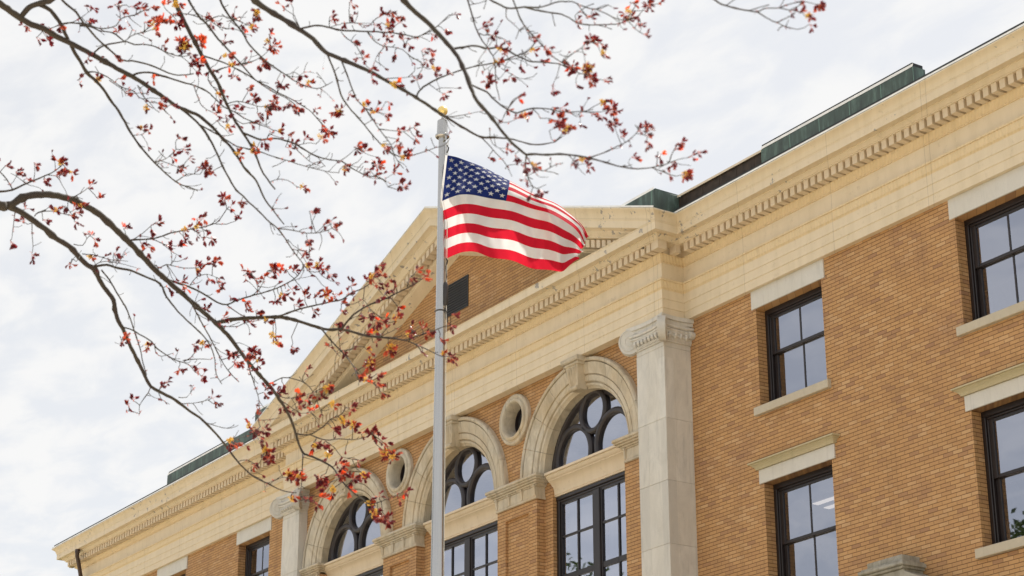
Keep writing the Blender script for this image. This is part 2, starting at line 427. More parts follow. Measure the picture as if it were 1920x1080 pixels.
wall.quad((-PX,-EB,ZS),(-4.75-cell,-EB,ZS),(-4.75-cell,-EB,ZT),(-PX,-EB,ZT))
wall.quad((4.75+cell,-EB,ZS),(PX,-EB,ZS),(PX,-EB,ZT),(4.75+cell,-EB,ZT))
def pier(x0, x1, e, panel=True):
    z0, z1 = ZB, ZS
    if not panel: wall.quad((x0,-e,z0),(x1,-e,z0),(x1,-e,z1),(x0,-e,z1)); return
    a, b, c, d = x0+.30, x1-.30, 5.0, 12.30; f = e-.06
    wall_grid(x0, x1, z0, z1, e, [(a,b,c,d)], .06)
    wall.quad((a,-f,c),(b,-f,c),(b,-f,d),(a,-f,d))
for cx in OXC:
    pier(cx-.73, cx+.73, EB)
    for s in (-1, 1):
        xa, xb = cx+s*.73, (cx+s*(2.375-WHW))
        wall.quad((xa,-EB,ZB),(xa,-.2,ZB),(xa,-.2,ZS),(xa,-EB,ZS))
        wall.quad((xa,-.2,ZB),(xb,-.2,ZB),(xb,-.2,ZS),(xa,-.2,ZS))
        wall.quad((xb,-.2,ZB),(xb,.1,ZB),(xb,.1,ZS),(xb,-.2,ZS))
for s in (-1, 1):
    xa = s*(4.75+WHW)
    wall.quad((xa,-EB,ZB),(s*PX,-EB,ZB),(s*PX,-EB,ZS),(xa,-EB,ZS))
    wall.quad((xa,-EB,ZB),(xa,.1,ZB),(xa,.1,ZS),(xa,-EB,ZS))
    wall.quad((s*PX,-EB,ZB),(s*PX,.05,ZB),(s*PX,.05,ZT),(s*PX,-EB,ZT))
# shell: ends, back
for s in (-1, 1): wall.quad((s*XE,0,ZB),(s*XE,BACK,ZB),(s*XE,BACK,ZT),(s*XE,0,ZT))
wall.quad((-XE,BACK,ZB),(XE,BACK,ZB),(XE,BACK,ZT),(-XE,BACK,ZT))
# pediment field
TK = .358; TE = .62
def rake_z(e, z, x): return z + TK*(PX+e-abs(x))
TE = .36
wall.add([(-7.3,-TE,16.3),(7.3,-TE,16.3),(0,-TE,rake_z(.1,16.3,0))],[(0,1,2)])
wall.build('wall', M['brick'], B)

# inner linings so nothing shines through
ins = MB()
ins.quad((-XE+.3,6,0),(XE-.3,6,0),(XE-.3,6,15),(-XE+.3,6,15))
for z in (4.4, 8.4, 12.1): ins.box(-XE+.3, XE-.3, .42, 6, z, z+.12)
ins.box(-XE+.3, XE-.3, .42, 6, 14.86, 14.98)
for x in (-18.1,-13.1,-8.1,8.1,13.1,18.1): ins.box(x-.06, x+.06, .42, 6, 0, 15)
ins.build('interior_wall', M['inside'], B)

# ------------------------------------------------------------------ entablature and cornice
P_ALL = [(-XE,BACK),(-XE,0),(-PX,0),(-PX,-PY),(PX,-PY),(PX,0),(XE,0),(XE,BACK)]
N_ALL = [(-1,0),(0,-1),(-1,0),(0,-1),(1,0),(0,-1),(1,0)]
prof_arch = [(-.1,15.006),(.105,15.006),(.105,15.168),(.118,15.174),(.118,15.344),(.131,15.350),(.131,15.525)]
ent = MB(); ent.sweep(P_ALL, N_ALL, prof_arch)
prof_frz = [(.10,15.735),(.10,16.085)]
ent.sweep(P_ALL, N_ALL, prof_frz); ent.build('entablature', M['paint'], B)
tae = MB(); tae.sweep(P_ALL, N_ALL, [(.131,15.525),(.14,15.545),(.165,15.56),(.175,15.60),(.19,15.655),(.195,15.68),(.215,15.684),(.215,15.722),(.10,15.735)], caps=False)
tae.sweep(P_ALL, N_ALL, [(.10,16.085),(.122,16.088),(.122,16.108),(.112,16.112),(.135,16.135),(.165,16.16),(.195,16.195),(.20,16.22),(.22,16.222)], caps=False)
tae.build('carved_moulding', M['paint_bead_warm'], B, angle=40)
cor = MB()
prof_cor = [(.22,16.222),(.17,16.223),(.17,16.382),(.425,16.384),(.425,16.405),(.44,16.41),(.455,16.43),(.49,16.45),(.505,16.46),(.505,16.484),(.61,16.49),(.61,16.478),(.64,16.478),(.64,16.628),(.648,16.634),(.648,16.652),(.655,16.655)]
cor.sweep(P_ALL, N_ALL, prof_cor)
cor.quad((-PX-.655,-PY-.655,16.655),(PX+.655,-PY-.655,16.655),(PX+.655,-PY+.17,16.74),(-PX-.655,-PY+.17,16.74))
cor.build('cornice', M['paint_peel'], B, angle=30)
den = MB(); PITCHD, TW = .1815, .116
def dent_row(a, b, axis, fixed, sgn):
    n = int((b-a)/PITCHD); off = ((b-a)-n*PITCHD+PITCHD-TW)/2
    for i in range(n):
        u = a+off+i*PITCHD
        if axis == 'x': den.box(u, u+TW, fixed-.40, fixed-.16, 16.222, 16.384)
        else: den.box(*(sorted((fixed+sgn*.2, fixed+sgn*.40))), u, u+TW, 16.222, 16.384)
dent_row(-XE-.40, -PX-.42, 'x', 0, 0); den.build('dentil_course', M['paint_plain'], B); den = MB()
dent_row(PX+.42, XE+.40, 'x', 0, 0); den.build('dentil_course', M['paint_plain'], B); den = MB()
dent_row(-PX-.22, PX+.22, 'x', -PY, 0)
for s in (-1, 1):
    den.box(*sorted((s*(PX+.2), s*(PX+.41))), -PY-.41, -PY-.2, 16.222, 16.384)
    den.box(*sorted((s*(PX+.2), s*(PX+.40))), -PY+.02, -PY+.02+TW, 16.222, 16.384)
den.build('dentil_course', M['paint_plain'], B)
for s in (-1, 1):
    den = MB(); dent_row(-.4, BACK-.5, 'y', s*XE, s); den.build('dentil_course', M['paint_plain'], B)
# raking cornice of the pediment
rk = MB(); rd = MB(); rc = MB()
prof_rk = [(-.18,16.215),(.135,16.215),(.14,16.228),(.17,16.230),(.17,16.382),(.425,16.384),(.425,16.405),(.455,16.43),(.505,16.46),(.505,16.484),(.61,16.49),(.61,16.478),(.64,16.478),(.64,16.628),(.648,16.634),(.655,16.655)]
prof_cy = [(.655,16.655),(.662,16.668),(.668,16.70),(.69,16.738),(.73,16.775),(.762,16.792),(.772,16.80),(.772,16.822),(.705,16.866),(.30,16.876)]
for prof, mb in ((prof_rk, rk), (prof_cy, rc)):
    for s in (-1, 1):
        dd = .004 if mb is rk else 0
        vs = [(s*(PX+e-dd), -PY-e+dd, z) for e, z in prof]+[(0, -PY-e+dd, rake_z(e, z, 0)) for e, z in prof]
        k = len(prof)
        mb.add(vs, [((j, j+1, k+j+1, k+j) if s < 0 else (j, k+j, k+j+1, j+1)) for j in range(k-1)])
n = int((PX+.1)/PITCHD)
for s in (-1, 1):
    for i in range(n):
        u0 = .05+i*PITCHD; u1 = u0+TW
        vs = []
        for e in (.2, .40):
            for u in (u0, u1):
                for z in (16.222, 16.384): vs.append((s*u, -PY-e, rake_z(.3, z, u)+.0))
        rd.add(vs, [(0,1,3,2),(4,6,7,5),(0,4,5,1),(2,3,7,6),(0,2,6,4),(1,5,7,3)])
# cyma along the wings, returning round the portico
for s in (-1, 1):
    pth = [(s*PX,-PY),(s*PX,0),(s*XE,0),(s*XE,BACK)]; nn = [(s,0),(0,-1),(s,0)]
    if s < 0: rc.sweep(pth[::-1], nn[::-1], prof_cy, n1=(0,-1), caps=False)
    else: rc.sweep(pth, nn, prof_cy, n0=(0,-1), caps=False)
rk.build('raking_cornice', M['paint_peel'], B, angle=30)
rc.build('cyma_gutter', M['paint_peel'], B, angle=30)
rd.build('raking_dentil_course', M['paint_plain'], B)

# roof, copper parapet boxes, pale strips for their sunlit rims
rf = MB()
rf.box(-XE-.72, XE+.72, -.72, BACK+.4, 16.882, 16.935)
for s in (-1, 1):
    a, b = (s*(PX+.50), rake_z(.5,16.875,PX+.50)), (0, rake_z(.5,16.875,0))
    vs = [(a[0],-PY-.735,a[1]),(b[0],-PY-.735,b[1]),(b[0],BACK-2,b[1]),(a[0],BACK-2,a[1])]
    rf.add(vs+[(x,y,z+.05) for x,y,z in vs], [(0,1,2,3),(7,6,5,4),(0,4,5,1),(1,5,6,2),(2,6,7,3),(3,7,4,0)])
rf.build('roof', M['roof'], B)
def copper_run(x0, x1, e, th, z0, z1, name='copper_parapet', mt='copper', lip=True):
    b = MB()
    if lip: b.add([(x0,-e,z0),(x1,-e,z0),(x1,-e,z1-.03),(x0,-e,z1-.03),(x0,-e+.03,z1-.012),(x1,-e+.03,z1-.012),(x0,-e+th,z1-.01),(x1,-e+th,z1-.01),(x0,-e+th,z0),(x1,-e+th,z0)],
              [(0,1,2,3),(3,2,5,4),(4,5,7,6),(6,7,9,8),(0,3,4,6,8),(1,9,7,5,2),(0,8,9,1)])
    else: b.ebox(x0, x1, e-th, e, z0, z1)
    return b
ZC0, ZC1 = 16.868, 17.235
for s in (-1, 1):
    xa, xb = sorted((s*10.85, s*14.75)); b = copper_run(xa, xb, .70, .28, ZC0, ZC1)
    o = b.build('copper_parapet', M['copper'], B); tag(o, 'verdigris green copper box on the cornice')
    # corner block over the portico return
    b = MB(); x0, x1 = sorted((s*6.8, s*(PX+.70)))
    xt = PX+.735-(ZC1+.03-16.862)/TK
    pl = [(s*(PX+.70), ZC0), (s*(PX+.70), ZC1), (s*xt, ZC1), (s*xt, ZC1-.02)]
    b.prism(pl, -PY-.70, .35)
    b.add([(s*(PX+.70),-PY-.70,ZC1),(s*xt,-PY-.70,ZC1),(s*xt,-PY-.66,ZC1+.035),(s*(PX+.70),-PY-.66,ZC1+.035),(s*(PX+.66),.35,ZC1+.035),(s*xt,.35,ZC1+.035),(s*(PX+.70),.35,ZC1)],[(0,1,2,3),(3,2,5,4),(0,3,4,6)])
    if s < 0: b.ebox(-10.85, -PX-.70, .42, .70, ZC0, ZC1)
    o = b.build('copper_parapet', M['copper'], B)
bt = MB()
bt.ebox(PX+.70, 10.85, .40, .62, ZC0-.005, ZC1-.03)
for i in range(5): bt.ebox(PX+.9+i*.5, PX+.93+i*.5, .62, .625, ZC0+.02, ZC1-.06)
tb = bt.build('parapet_board', M['rotten'], B); tag(tb, 'bare dark brown timber where the copper is missing')
ct = MB(); ct.add([(PX+.70,-.66,ZC1-.04),(10.85,-.66,ZC1-.04),(10.85,-.645,ZC1+.015),(PX+.70,-.645,ZC1+.015),(PX+.70,-.36,ZC1+.01),(10.85,-.36,ZC1+.01)],[(0,1,2,3),(3,2,5,4)])
ct.build('parapet_sunlit_cap', M['paint_plain'], B)  # pale cap stands in for the sunlit top line of the timber
lp = MB()  # pale strips put the sunlit rim of the top edges into colour
for s in (-1, 1):
    xa, xb = sorted((s*10.85, s*14.75))
    lp.add([(xa,-.705,ZC1-.025),(xb,-.705,ZC1-.025),(xb,-.685,ZC1+.038),(xa,-.685,ZC1+.038)],[(0,1,2,3)])
    xt = PX+.735-(ZC1+.03-16.862)/TK; q0, q1 = sorted((s*(PX+.70), s*xt))
    lp.add([(q0,-PY-.705,ZC1+.0),(q1,-PY-.705,ZC1+.0),(q1,-PY-.685,ZC1+.065),(q0,-PY-.685,ZC1+.065)],[(0,1,2,3)])
de = [(.776,16.826),(.768,16.868),(.70,16.878)]
for s in (-1, 1):
    k = len(de); vs = [(s*(PX+e), -PY-e, z) for e, z in de]+[(0, -PY-e, rake_z(e, z, 0)) for e, z in de]
    lp.add(vs, [((j, j+1, k+j+1, k+j) if s < 0 else (j, k+j, k+j+1, j+1)) for j in range(k-1)])
    lp.quad((s*(PX+.7),-.776,16.826),(s*(XE+.776),-.776,16.826),(s*(XE+.776),-.768,16.868),(s*(PX+.7),-.768,16.868))
lp.build('sunlit_rim_strip', plain('sunlit_rim_pale', (.82,.81,.78), .5), B)
for s in (-1, 1):
    xa, xb = sorted((s*10.85, s*14.72)); bt2 = MB(); bt2.ebox(xa, xb, .44, .68, ZC1-.012, ZC1+.068)
    bt2.build('parapet_ridge', M['roof'], B)
# downspout on the left end
dp = MB()
dp.tube([(-21.35,-.60,16.46),(-21.35,-.60,16.28),(-21.42,-.52,16.15),(-21.62,-.30,15.6),(-21.68,-.18,15.3),(-21.70,-.14,15.0),(-21.70,-.10,14.7),(-21.70,-.10,.3)], .062, 10)
dp.tube([(-21.35,-.60,16.48),(-21.35,-.60,16.38)], .075, 10)
dp.build('downspout', M['brown_pipe'], B, angle=50)

# ------------------------------------------------------------------ pilasters
def pilaster(s):
    xo, xi = s*7.735, s*6.87
    x0, x1 = min(xo, xi), max(xo, xi)
    root = MB(); zs_ = [0, 1.0]
    z = 1.0
    joints = [0, 1.1]+[1.1+1.19*i for i in range(1, 12)]
    joints = [q for q in joints if q < 14.1]+[14.40]
    rnd = random.Random(3+s)
    seam = .235 if s > 0 else .235
    for a, b in zip(joints, joints[1:]):
        q = rnd.random()
        if q < .55:
            xm = x0+(x1-x0)*rnd.choice((.36,.42,.6)); root.cbox(x0, xm-.0015, .63-seam, .63, a+.002, b-.002, .005); root.cbox(xm+.0015, x1, .63-seam, .63, a+.002, b-.002, .005)
        else: root.cbox(x0, x1, .63-seam, .63, a+.002, b-.002, .006)
        xb0, xb1 = (x0+.02, x1-.004)
        root.ebox(xb0 if s > 0 else x0+.004, xb1 if s > 0 else x1-.02, 0, .63-seam-.004, a+.002, b-.002)
    o = root.build('pilaster', M['marble'], B)
    # capital
    cp = MB(); c = (x0+x1)/2; hw = (x1-x0)/2
    def ring(h0, h1, d, z0, z1): cp.cbox(c-hw-h0, c+hw+h0, 0, .63+h0, z0, z1, .012)
    ring(.0, 0, 0, 14.402, 14.50); ring(.03, 0, 0, 14.50, 14.535)
    # echinus: three steps growing outward
    for i, (h, z0, z1) in enumerate(((.045,14.535,14.60),(.075,14.60,14.66),(.095,14.66,14.72),(.06,14.72,14.86))): ring(h, 0, 0, z0, z1)
    for i in range(7):
        x = c-hw+.10+i*(2*hw-.2)/6; cp.tube([(x,-.715,14.56),(x,-.742,14.61),(x,-.735,14.67)], [.012,.034,.02], 6)
    for i in range(4):
        e = .16+i*.13; xx = xo+s*.085
        cp.tube([(xx-s*.01,-e,14.56),(xx+s*.018,-e,14.61),(xx+s*.01,-e,14.67)], [.012,.034,.02], 6)
    for zc, rr in ((14.80,.035),(14.735,.025)):
        cp.tube([(x0-.06,-.745,zc),(c-.2,-.715,zc-.015),(c+.2,-.715,zc-.015),(x1+.06,-.745,zc)], rr, 6)
        cp.tube([(xo+s*.11,-.72,zc),(xo+s*.085,-.45,zc-.015),(xo+s*.085,-.2,zc-.015),(xo+s*.10,0,zc)], rr, 6)
    cp.tube([(xo+s*.10,-.10,14.68),(xo+s*.10,0,14.68)], .075, 10)
    # abacus with hollowed sides
    for z0, z1, g_ in ((14.86,14.925,.10),(14.925,15.003,.135)):
        n = 12; pts = []
        for i in range(n+1):
            t = i/n*2-1; pts.append((c+t*(hw+g_), -(.63+g_-.055*(1-t*t)*1.2)))
        for i in range(1, n+1):
            t = 1-i/n*1.0; pts.append((c+hw+g_-.05*math.sin(math.pi*i/n), -(.63+g_)*t))
        pts.append((c-hw-g_, 0))
        k = len(pts); cp.add([(x,y,z0) for x,y in pts]+[(x,y,z1) for x,y in pts], [tuple(range(k))[::-1], tuple(range(k,2*k))]+[(i,(i+1)%k,(i+1)%k+k,i+k) for i in range(k)])
    cp.build('capital', M['marble'], o)
    # corner volutes in the diagonal plane
    for sx in (-1, 1):
        vb = MB(); d = Vector((sx*.7071, -.7071, 0)); nrm = Vector((.7071*sx, .7071, 0)) if sx > 0 else Vector((-.7071, .7071, 0))
        nrm = Vector((-d.y, d.x, 0))
        corner = Vector((c+sx*hw, -.63, 0)); cen = corner + d*.12 + Vector((0, 0, 14.70))
        # spiral scroll: stacked discs, edge rolls inward
        pts = []
        for i in range(70):
            a = R(80)-i*R(360*2.1)/69; rr = .235*math.exp(-.0245*i)
            pts.append((rr*.93*math.cos(a), rr*1.03*math.sin(a)))
        body = []
        for i in range(24):
            a = 2*math.pi*i/24; body.append((.21*math.cos(a), .24*math.sin(a)))
        k = len(body)
        vs = [cen+d*x+Vector((0,0,z))-nrm*.07 for x,z in body]+[cen+d*x+Vector((0,0,z))+nrm*.07 for x,z in body]
        vb.add(vs, [tuple(range(k))[::-1], tuple(range(k,2*k))]+[(i,(i+1)%k,(i+1)%k+k,i+k) for i in range(k)])
        for q in (-.072, .072): vb.tube([cen+d*x+Vector((0,0,z))+nrm*q for x,z in pts], [.014*(1-.5*i/69) for i in range(70)], 6)
        # neck of the scroll running up to the abacus
        vb.tube([cen+Vector((0,0,.17))-d*.16, cen+Vector((0,0,.20))-d*.02, cen+Vector((0,0,.205))+d*.06], [.05,.065,.05], 8)
        vb.build('volute', M['marble'], o, angle=45)
    return o
for s in (-1, 1): pilaster(s)

# ------------------------------------------------------------------ arches, keystones, tracery windows
RO = 2.08
prof_av = [(RO,EB-.02),(RO,.50),(RO-.02,.535),(RO-.06,.545),(RO-.085,.53),(RO-.09,.47),(RO-.105,.47),(RO-.11,.515),(1.93,.512),(1.86,.498),(1.80,.478),(1.745,.468),(1.735,.425),(1.718,.425),(1.712,.455),(1.63,.448),(1.60,.435),(1.585,.385),(1.57,.385),(1.562,.415),(1.52,.405),(1.49,.36),(1.465,.345),(1.465,.08)]
def arched_window(cx):
    win = MB()     # outer frame
    FE = .165
    win.arc(cx, ZS+.03, [(1.50,-.06),(1.50,FE-.02),(1.47,FE),(1.42,FE),(1.40,FE-.02),(1.36,FE-.02),(1.34,FE-.05),(1.34,-.06)], 0, math.pi, 48)
    win.ebox(cx-1.50, cx+1.50, -.06, FE-.01, ZS-.02, ZS+.11)
    root = win.build('arched_window', M['frame_arch'], B, angle=35)
    tr = MB()
    def ring(x, z, ro, ri, a0=0, a1=2*math.pi, n=48, fe=.185):
        tr.arc(cx+x, z, [(ro,.04),(ro,fe-.035),(ro-.02,fe-.01),(ro-.035,fe),(ri+.035,fe),(ri+.02,fe-.01),(ri,fe-.035),(ri,.04)], a0, a1, n)
    ring(0, 14.00, .47, .35)
    for s in (-1, 1): ring(s*.685, 13.24, .645, .52, R(-26), R(206), 44)
    ring(0, 12.86, .24, .15, R(20), R(160), 14)
    tr.build('tracery', M['frame_arch'], root, angle=35)
    gl = MB(); n = 40
    pts = [(cx+1.38*math.cos(math.pi*i/n), -.10, ZS+.03+1.38*math.sin(math.pi*i/n)) for i in range(n+1)]
    gl.add(pts, [tuple(range(n+1))]); gl.build('glass_pane', M['glass_arch'], root)
    # stone ring in separate voussoirs
    av = MB(); nv = 9
    for i in range(nv):
        g_ = .0022
        av.arc(cx, ZS, prof_av, math.pi*i/nv+g_, math.pi*(i+1)/nv-g_, 8)
    av.build('archivolt', M['limestone'], root, angle=28)
    ks = MB()
    vs = []
    for e, zt, zb, wt, wb in ((EB-.02,14.86,ZS+1.44,.20,.135),(.66,14.86,ZS+1.44,.20,.135)):
        vs += [(cx-wb,-e,zb),(cx+wb,-e,zb),(cx+wt,-e,zt),(cx-wt,-e,zt)]
    vs[4] = (cx-.13,-.60,ZS+1.44); vs[5] = (cx+.13,-.60,ZS+1.44)
    ks.add(vs, [(0,3,2,1),(4,5,6,7),(0,1,5,4),(1,2,6,5),(2,3,7,6),(3,0,4,7)])
    for q in (-.10,-.033,.033,.10):
        ks.add([(cx+q*.65-.02,-.602,ZS+1.47),(cx+q*.65+.02,-.602,ZS+1.47),(cx+q*1.3+.026,-.66,14.80),(cx+q*1.3-.026,-.66,14.80),(cx+q*.65,-.625,ZS+1.47),(cx+q*1.3,-.69,14.80)],[(0,4,5,3),(4,1,2,5),(0,1,4),(3,5,2)])
    ks.cbox(cx-.25, cx+.25, EB, .69, 14.84, 14.90, .015); ks.cbox(cx-.29, cx+.29, EB, .735, 14.90, 15.003, .02)
    ks.tube([(cx-.14,-.60,ZS+1.46),(cx+.14,-.60,ZS+1.46)], .05, 10)
    ks.build('keystone', M['limestone'], root)
    return root
def belt(cx):
    b = MB(); x0, x1 = cx-WHW-.02, cx+WHW+.02
    prof = [(.0,12.53),(.15,12.53),(.152,12.555),(.165,12.57),(.168,12.63),(.18,12.69),(.205,12.75),(.245,12.80),(.30,12.835),(.30,12.855),(.33,12.87),(.345,12.89),(.36,12.915),(.36,12.94),(.40,12.945),(.40,12.992),(.0,13.02)]
    b.sweep([(x0,0),(x1,0)], [(0,-1)], prof)
    b.build('transom_cornice', M['paint_plain'], B, angle=30)
def impost(cx, hw, rt=1):
    b = MB(); z = 12.535
    b.cbox(cx-hw, cx+hw, .0, .44, z, z+.05, .012)
    b.cbox(cx-hw+.02, cx+hw-.02, .0, .425, z+.05, z+.26, .01)
    for i, (g_, a, c) in enumerate(((.02,.26,.29),(.06,.29,.33),(.12,.33,.37),(.17,.37,.41),(.20,.41,.475))):
        b.cbox(cx-hw-g_, cx+hw+g_, .0, .44+g_*.7, z+a, z+c, .015)
    # carved hanging brackets and worn panel between them
    m = int(2*hw/.46)
    for i in range(m+1):
        x = cx-hw+.05+i*(2*hw-.10)/max(1,m)
        b.add([(x-.035,-.42,z+.28),(x+.035,-.42,z+.28),(x+.035,-.475,z+.28),(x-.035,-.475,z+.28),(x-.022,-.42,z+.07),(x+.022,-.42,z+.07),(x+.022,-.445,z+.07),(x-.022,-.445,z+.07)],
              [(0,1,2,3),(7,6,5,4),(3,2,6,7),(0,3,7,4),(2,1,5,6)])
        b.tube([(x-.04,-.465,z+.255),(x+.04,-.465,z+.255)], .025, 8)
    b.build('impost_block', M['limestone'], B)
for cx in AXC: arched_window(cx); belt(cx)
for cx in OXC: impost(cx, .755)
for s in (-1, 1): impost(s*(4.75+WHW+.36), .34)

def lower_window(cx):
    fr = MB(); z1, z0 = 12.53, 7.2; x0, x1 = cx-WHW, cx+WHW
    def fbar(a, b, c, d, e0=-.06, e1=.06): fr.cbox(a, b, e0, e1, c, d, .012)
    fbar(x0, x1, 12.45, z1, -.1, .13); fbar(x0, x0+.10, z0, 12.45, -.1, .12); fbar(x1-.10, x1, z0, 12.45, -.1, .12)
    fbar(x0+.10, x1-.10, 12.40, 12.45, -.1, .10)
    fbar(cx-.105, cx+.105, z0, 12.40, -.1, .115); fbar(x0, x1, z0-.12, z0, -.1, .14)
    root = fr.build('casement_window', M['frame'], B)
    sb = MB()
    for s in (-1, 1):
        a, b = sorted((cx+s*.105, cx+s*(WHW-.10)))
        for q in (a, b-.05): sb.ebox(q, q+.05, -.06, .085, z0, 12.40)
        sb.ebox(a+.05, b-.05, -.06, .08, 12.35, 12.40)
        m = (a+b)/2; sb.ebox(m-.018, m+.018, .03, .075, z0, 12.35)
        for zq, h in ((11.69,.02),(10.86,.055),(10.05,.02),(9.2,.02),(8.3,.055)): sb.ebox(a+.05, m-.018, .03, .077, zq-h, zq+h); sb.ebox(m+.018, b-.05, .03, .077, zq-h, zq+h)
    sb.build('sash', M['frame'], root)
    gl = MB(); gl.quad((x0+.1,-.05,z0),(x1-.1,-.05,z0),(x1-.1,-.05,12.42),(x0+.1,-.05,12.42)); gl.build('glass_pane', M['glass_clear'], root)
    bl = MB()
    for i in range(14):
        a = x0+.02+i*(2*WHW-.04)/14; b = x0+.02+(i+1)*(2*WHW-.04)/14; m = (a+b)/2
        bl.add([(a,.11,10.9),(m,.135,10.9),(b,.11,10.9),(a,.11,12.45),(m,.135,12.45),(b,.11,12.45)],[(0,1,4,3),(1,2,5,4)])
    bl.build('curtain', M['curtain'], root)
for cx in AXC: lower_window(cx)

# round windows
def oculus(cx):
    b = MB(); n = 4
    for i in range(n):
        b.arc(cx, OZ, [(.545,EB-.02),(.545,.475),(.525,.495),(.49,.50),(.47,.485),(.455,.485),(.44,.52),(.40,.535),(.375,.52),(.36,.49),(.352,.44),(.352,.15)], math.pi/4+math.pi/2*i+.004, math.pi/4+math.pi/2*(i+1)-.004, 14)
    o = b.build('round_window', M['limestone'], B, angle=30)
    d = MB(); d.arc(cx, OZ, [(.36,.20),(.32,.235),(.30,.235),(.30,.15)], 0, 2*math.pi, 40)
    d.build('window_frame', M['frame_arch'], o, angle=30)
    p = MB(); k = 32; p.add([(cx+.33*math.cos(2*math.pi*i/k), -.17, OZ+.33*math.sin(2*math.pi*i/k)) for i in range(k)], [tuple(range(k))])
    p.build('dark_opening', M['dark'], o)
for cx in OXC: oculus(cx)

# louvred vent in the pediment
v = MB(); VX = -.17; vw = .53; z0, z1 = 17.58, 18.27; e = TE+.002
v.ebox(VX-vw, VX+vw, e-.02, e+.004, z0, z1)
for a, b, c, d in ((VX-vw-.03,VX-vw,z0-.03,z1+.03),(VX+vw,VX+vw+.03,z0-.03,z1+.03),(VX-vw,VX+vw,z0-.03,z0),(VX-vw,VX+vw,z1,z1+.03)): v.ebox(a,b,e-.02,e+.02,c,d)
vo = v.build('louvre_vent', M['louver'], B)
sl = MB(); k = 11
for i in range(k):
    z = z0+.02+i*(z1-z0-.02)/k
    sl.add([(VX-vw,-e-.03,z),(VX+vw,-e-.03,z),(VX+vw,-e-.006,z+.055),(VX-vw,-e-.006,z+.055),(VX-vw,-e-.022,z-.004),(VX+vw,-e-.022,z-.004),(VX+vw,-e-.004,z+.045),(VX-vw,-e-.004,z+.045)],[(0,1,2,3),(4,7,6,5),(0,4,5,1)])
sl.build('slats', plain('slate_slat',(.045,.048,.056),.5), vo)

# ------------------------------------------------------------------ sash windows of the wings
def sash_window(cx, row):
    z0, z1 = ROWS[row]; x0, x1 = cx-HW, cx+HW; E0 = -.20
    mid = 13.80 if row == 0 else 10.29
    fr = MB()
    def fb(mb, a, b, c, d, e0, e1, ch=.01): mb.cbox(a, b, e0, e1, c, d, ch)
    fb(fr, x0, x1, z1-.10, z1, E0-.16, E0); fb(fr, x0, x0+.085, z0, z1-.10, E0-.16, E0); fb(fr, x1-.085, x1, z0, z1-.10, E0-.16, E0)
    fb(fr, x0+.085, x1-.085, z1-.14, z1-.10, E0-.16, E0-.03); fb(fr, x0+.085, x0+.115, z0, z1-.14, E0-.16, E0-.03); fb(fr, x1-.115, x1-.085, z0, z1-.14, E0-.16, E0-.03)
    root = fr.build('sash_window', M['frame'], B)
    a, b = x0+.115, x1-.115; m = (a+b)/2
    for k, (c, d, e) in enumerate(((mid-.02, z1-.14, E0-.055), (z0+.0, mid+.03, E0-.10))):
        s_ = MB()
        s_.cbox(a, a+.085, e-.04, e+.012, c, d, .006); s_.cbox(b-.06, b, e-.04, e, c, d, .006)
        s_.cbox(a+.06, b-.06, e-.04, e, d-.055, d, .006); s_.cbox(a+.06, b-.06, e-.04, e, c, c+.06, .006)
        s_.ebox(m-.018, m+.018, e-.035, e-.004, c+.06, d-.055)
        so_ = s_.build('sash', M['frame'], root)
        g_ = MB(); g_.quad((a+.05,-e+.012,c+.05),(b-.05,-e+.012,c+.05),(b-.05,-e+.012,d-.05),(a+.05,-e+.012,d-.05)); g_.build('glass_pane', M['glass'], root)
    drop = {(0,10.57):1.0,(0,15.62):.62,(1,10.57):.12,(1,15.62):.5}.get((row,cx),.8)
    bl = MB(); zb = z1-.1-(z1-z0-.1)*drop
    bl.ebox(x0-.02, x1+.02, -.48, -.47, zb, z1-.02); bl.tube([(x0,.475,zb),(x1,.475,zb)], .016, 6)
    bl.build('blind', M['blind'], root)
    si = MB(); si.cbox(cx-HW-.10, cx+HW+.10, -.02, .085, z0-.155, z0-.004, .008)
    si.add([(x0,.0,z0-.004),(x1,.0,z0-.004),(x1,.22,z0+.02),(x0,.22,z0+.02)],[(0,1,2,3)])
    si.build('sill', M['sill'], root)
    li = MB(); top = 15.004 if row == 0 else z1+.255
    li.cbox(cx-HW-.10, cx+HW+.10, -.35, .028, z1+.001, top, .004); li.build('lintel', M['lintel'], root)
    if row == 1:
        h = MB(); zt = top
        pr = [(.0,zt+.001),(.035,zt+.001),(.04,zt+.02),(.06,zt+.05),(.095,zt+.08),(.105,zt+.085),(.105,zt+.10),(.14,zt+.104),(.14,zt+.128),(.0,zt+.14)]
        h.sweep([(cx-HW-.10,0),(cx-HW-.10,-.03),(cx+HW+.10,-.03),(cx+HW+.10,0)], [(-1,0),(0,-1),(1,0)], pr)
        h.build('hood_moulding', M['hood'], root)
for row in (0, 1):
    for s in (1, -1):
        for x in WX: sash_window(s*x, row)

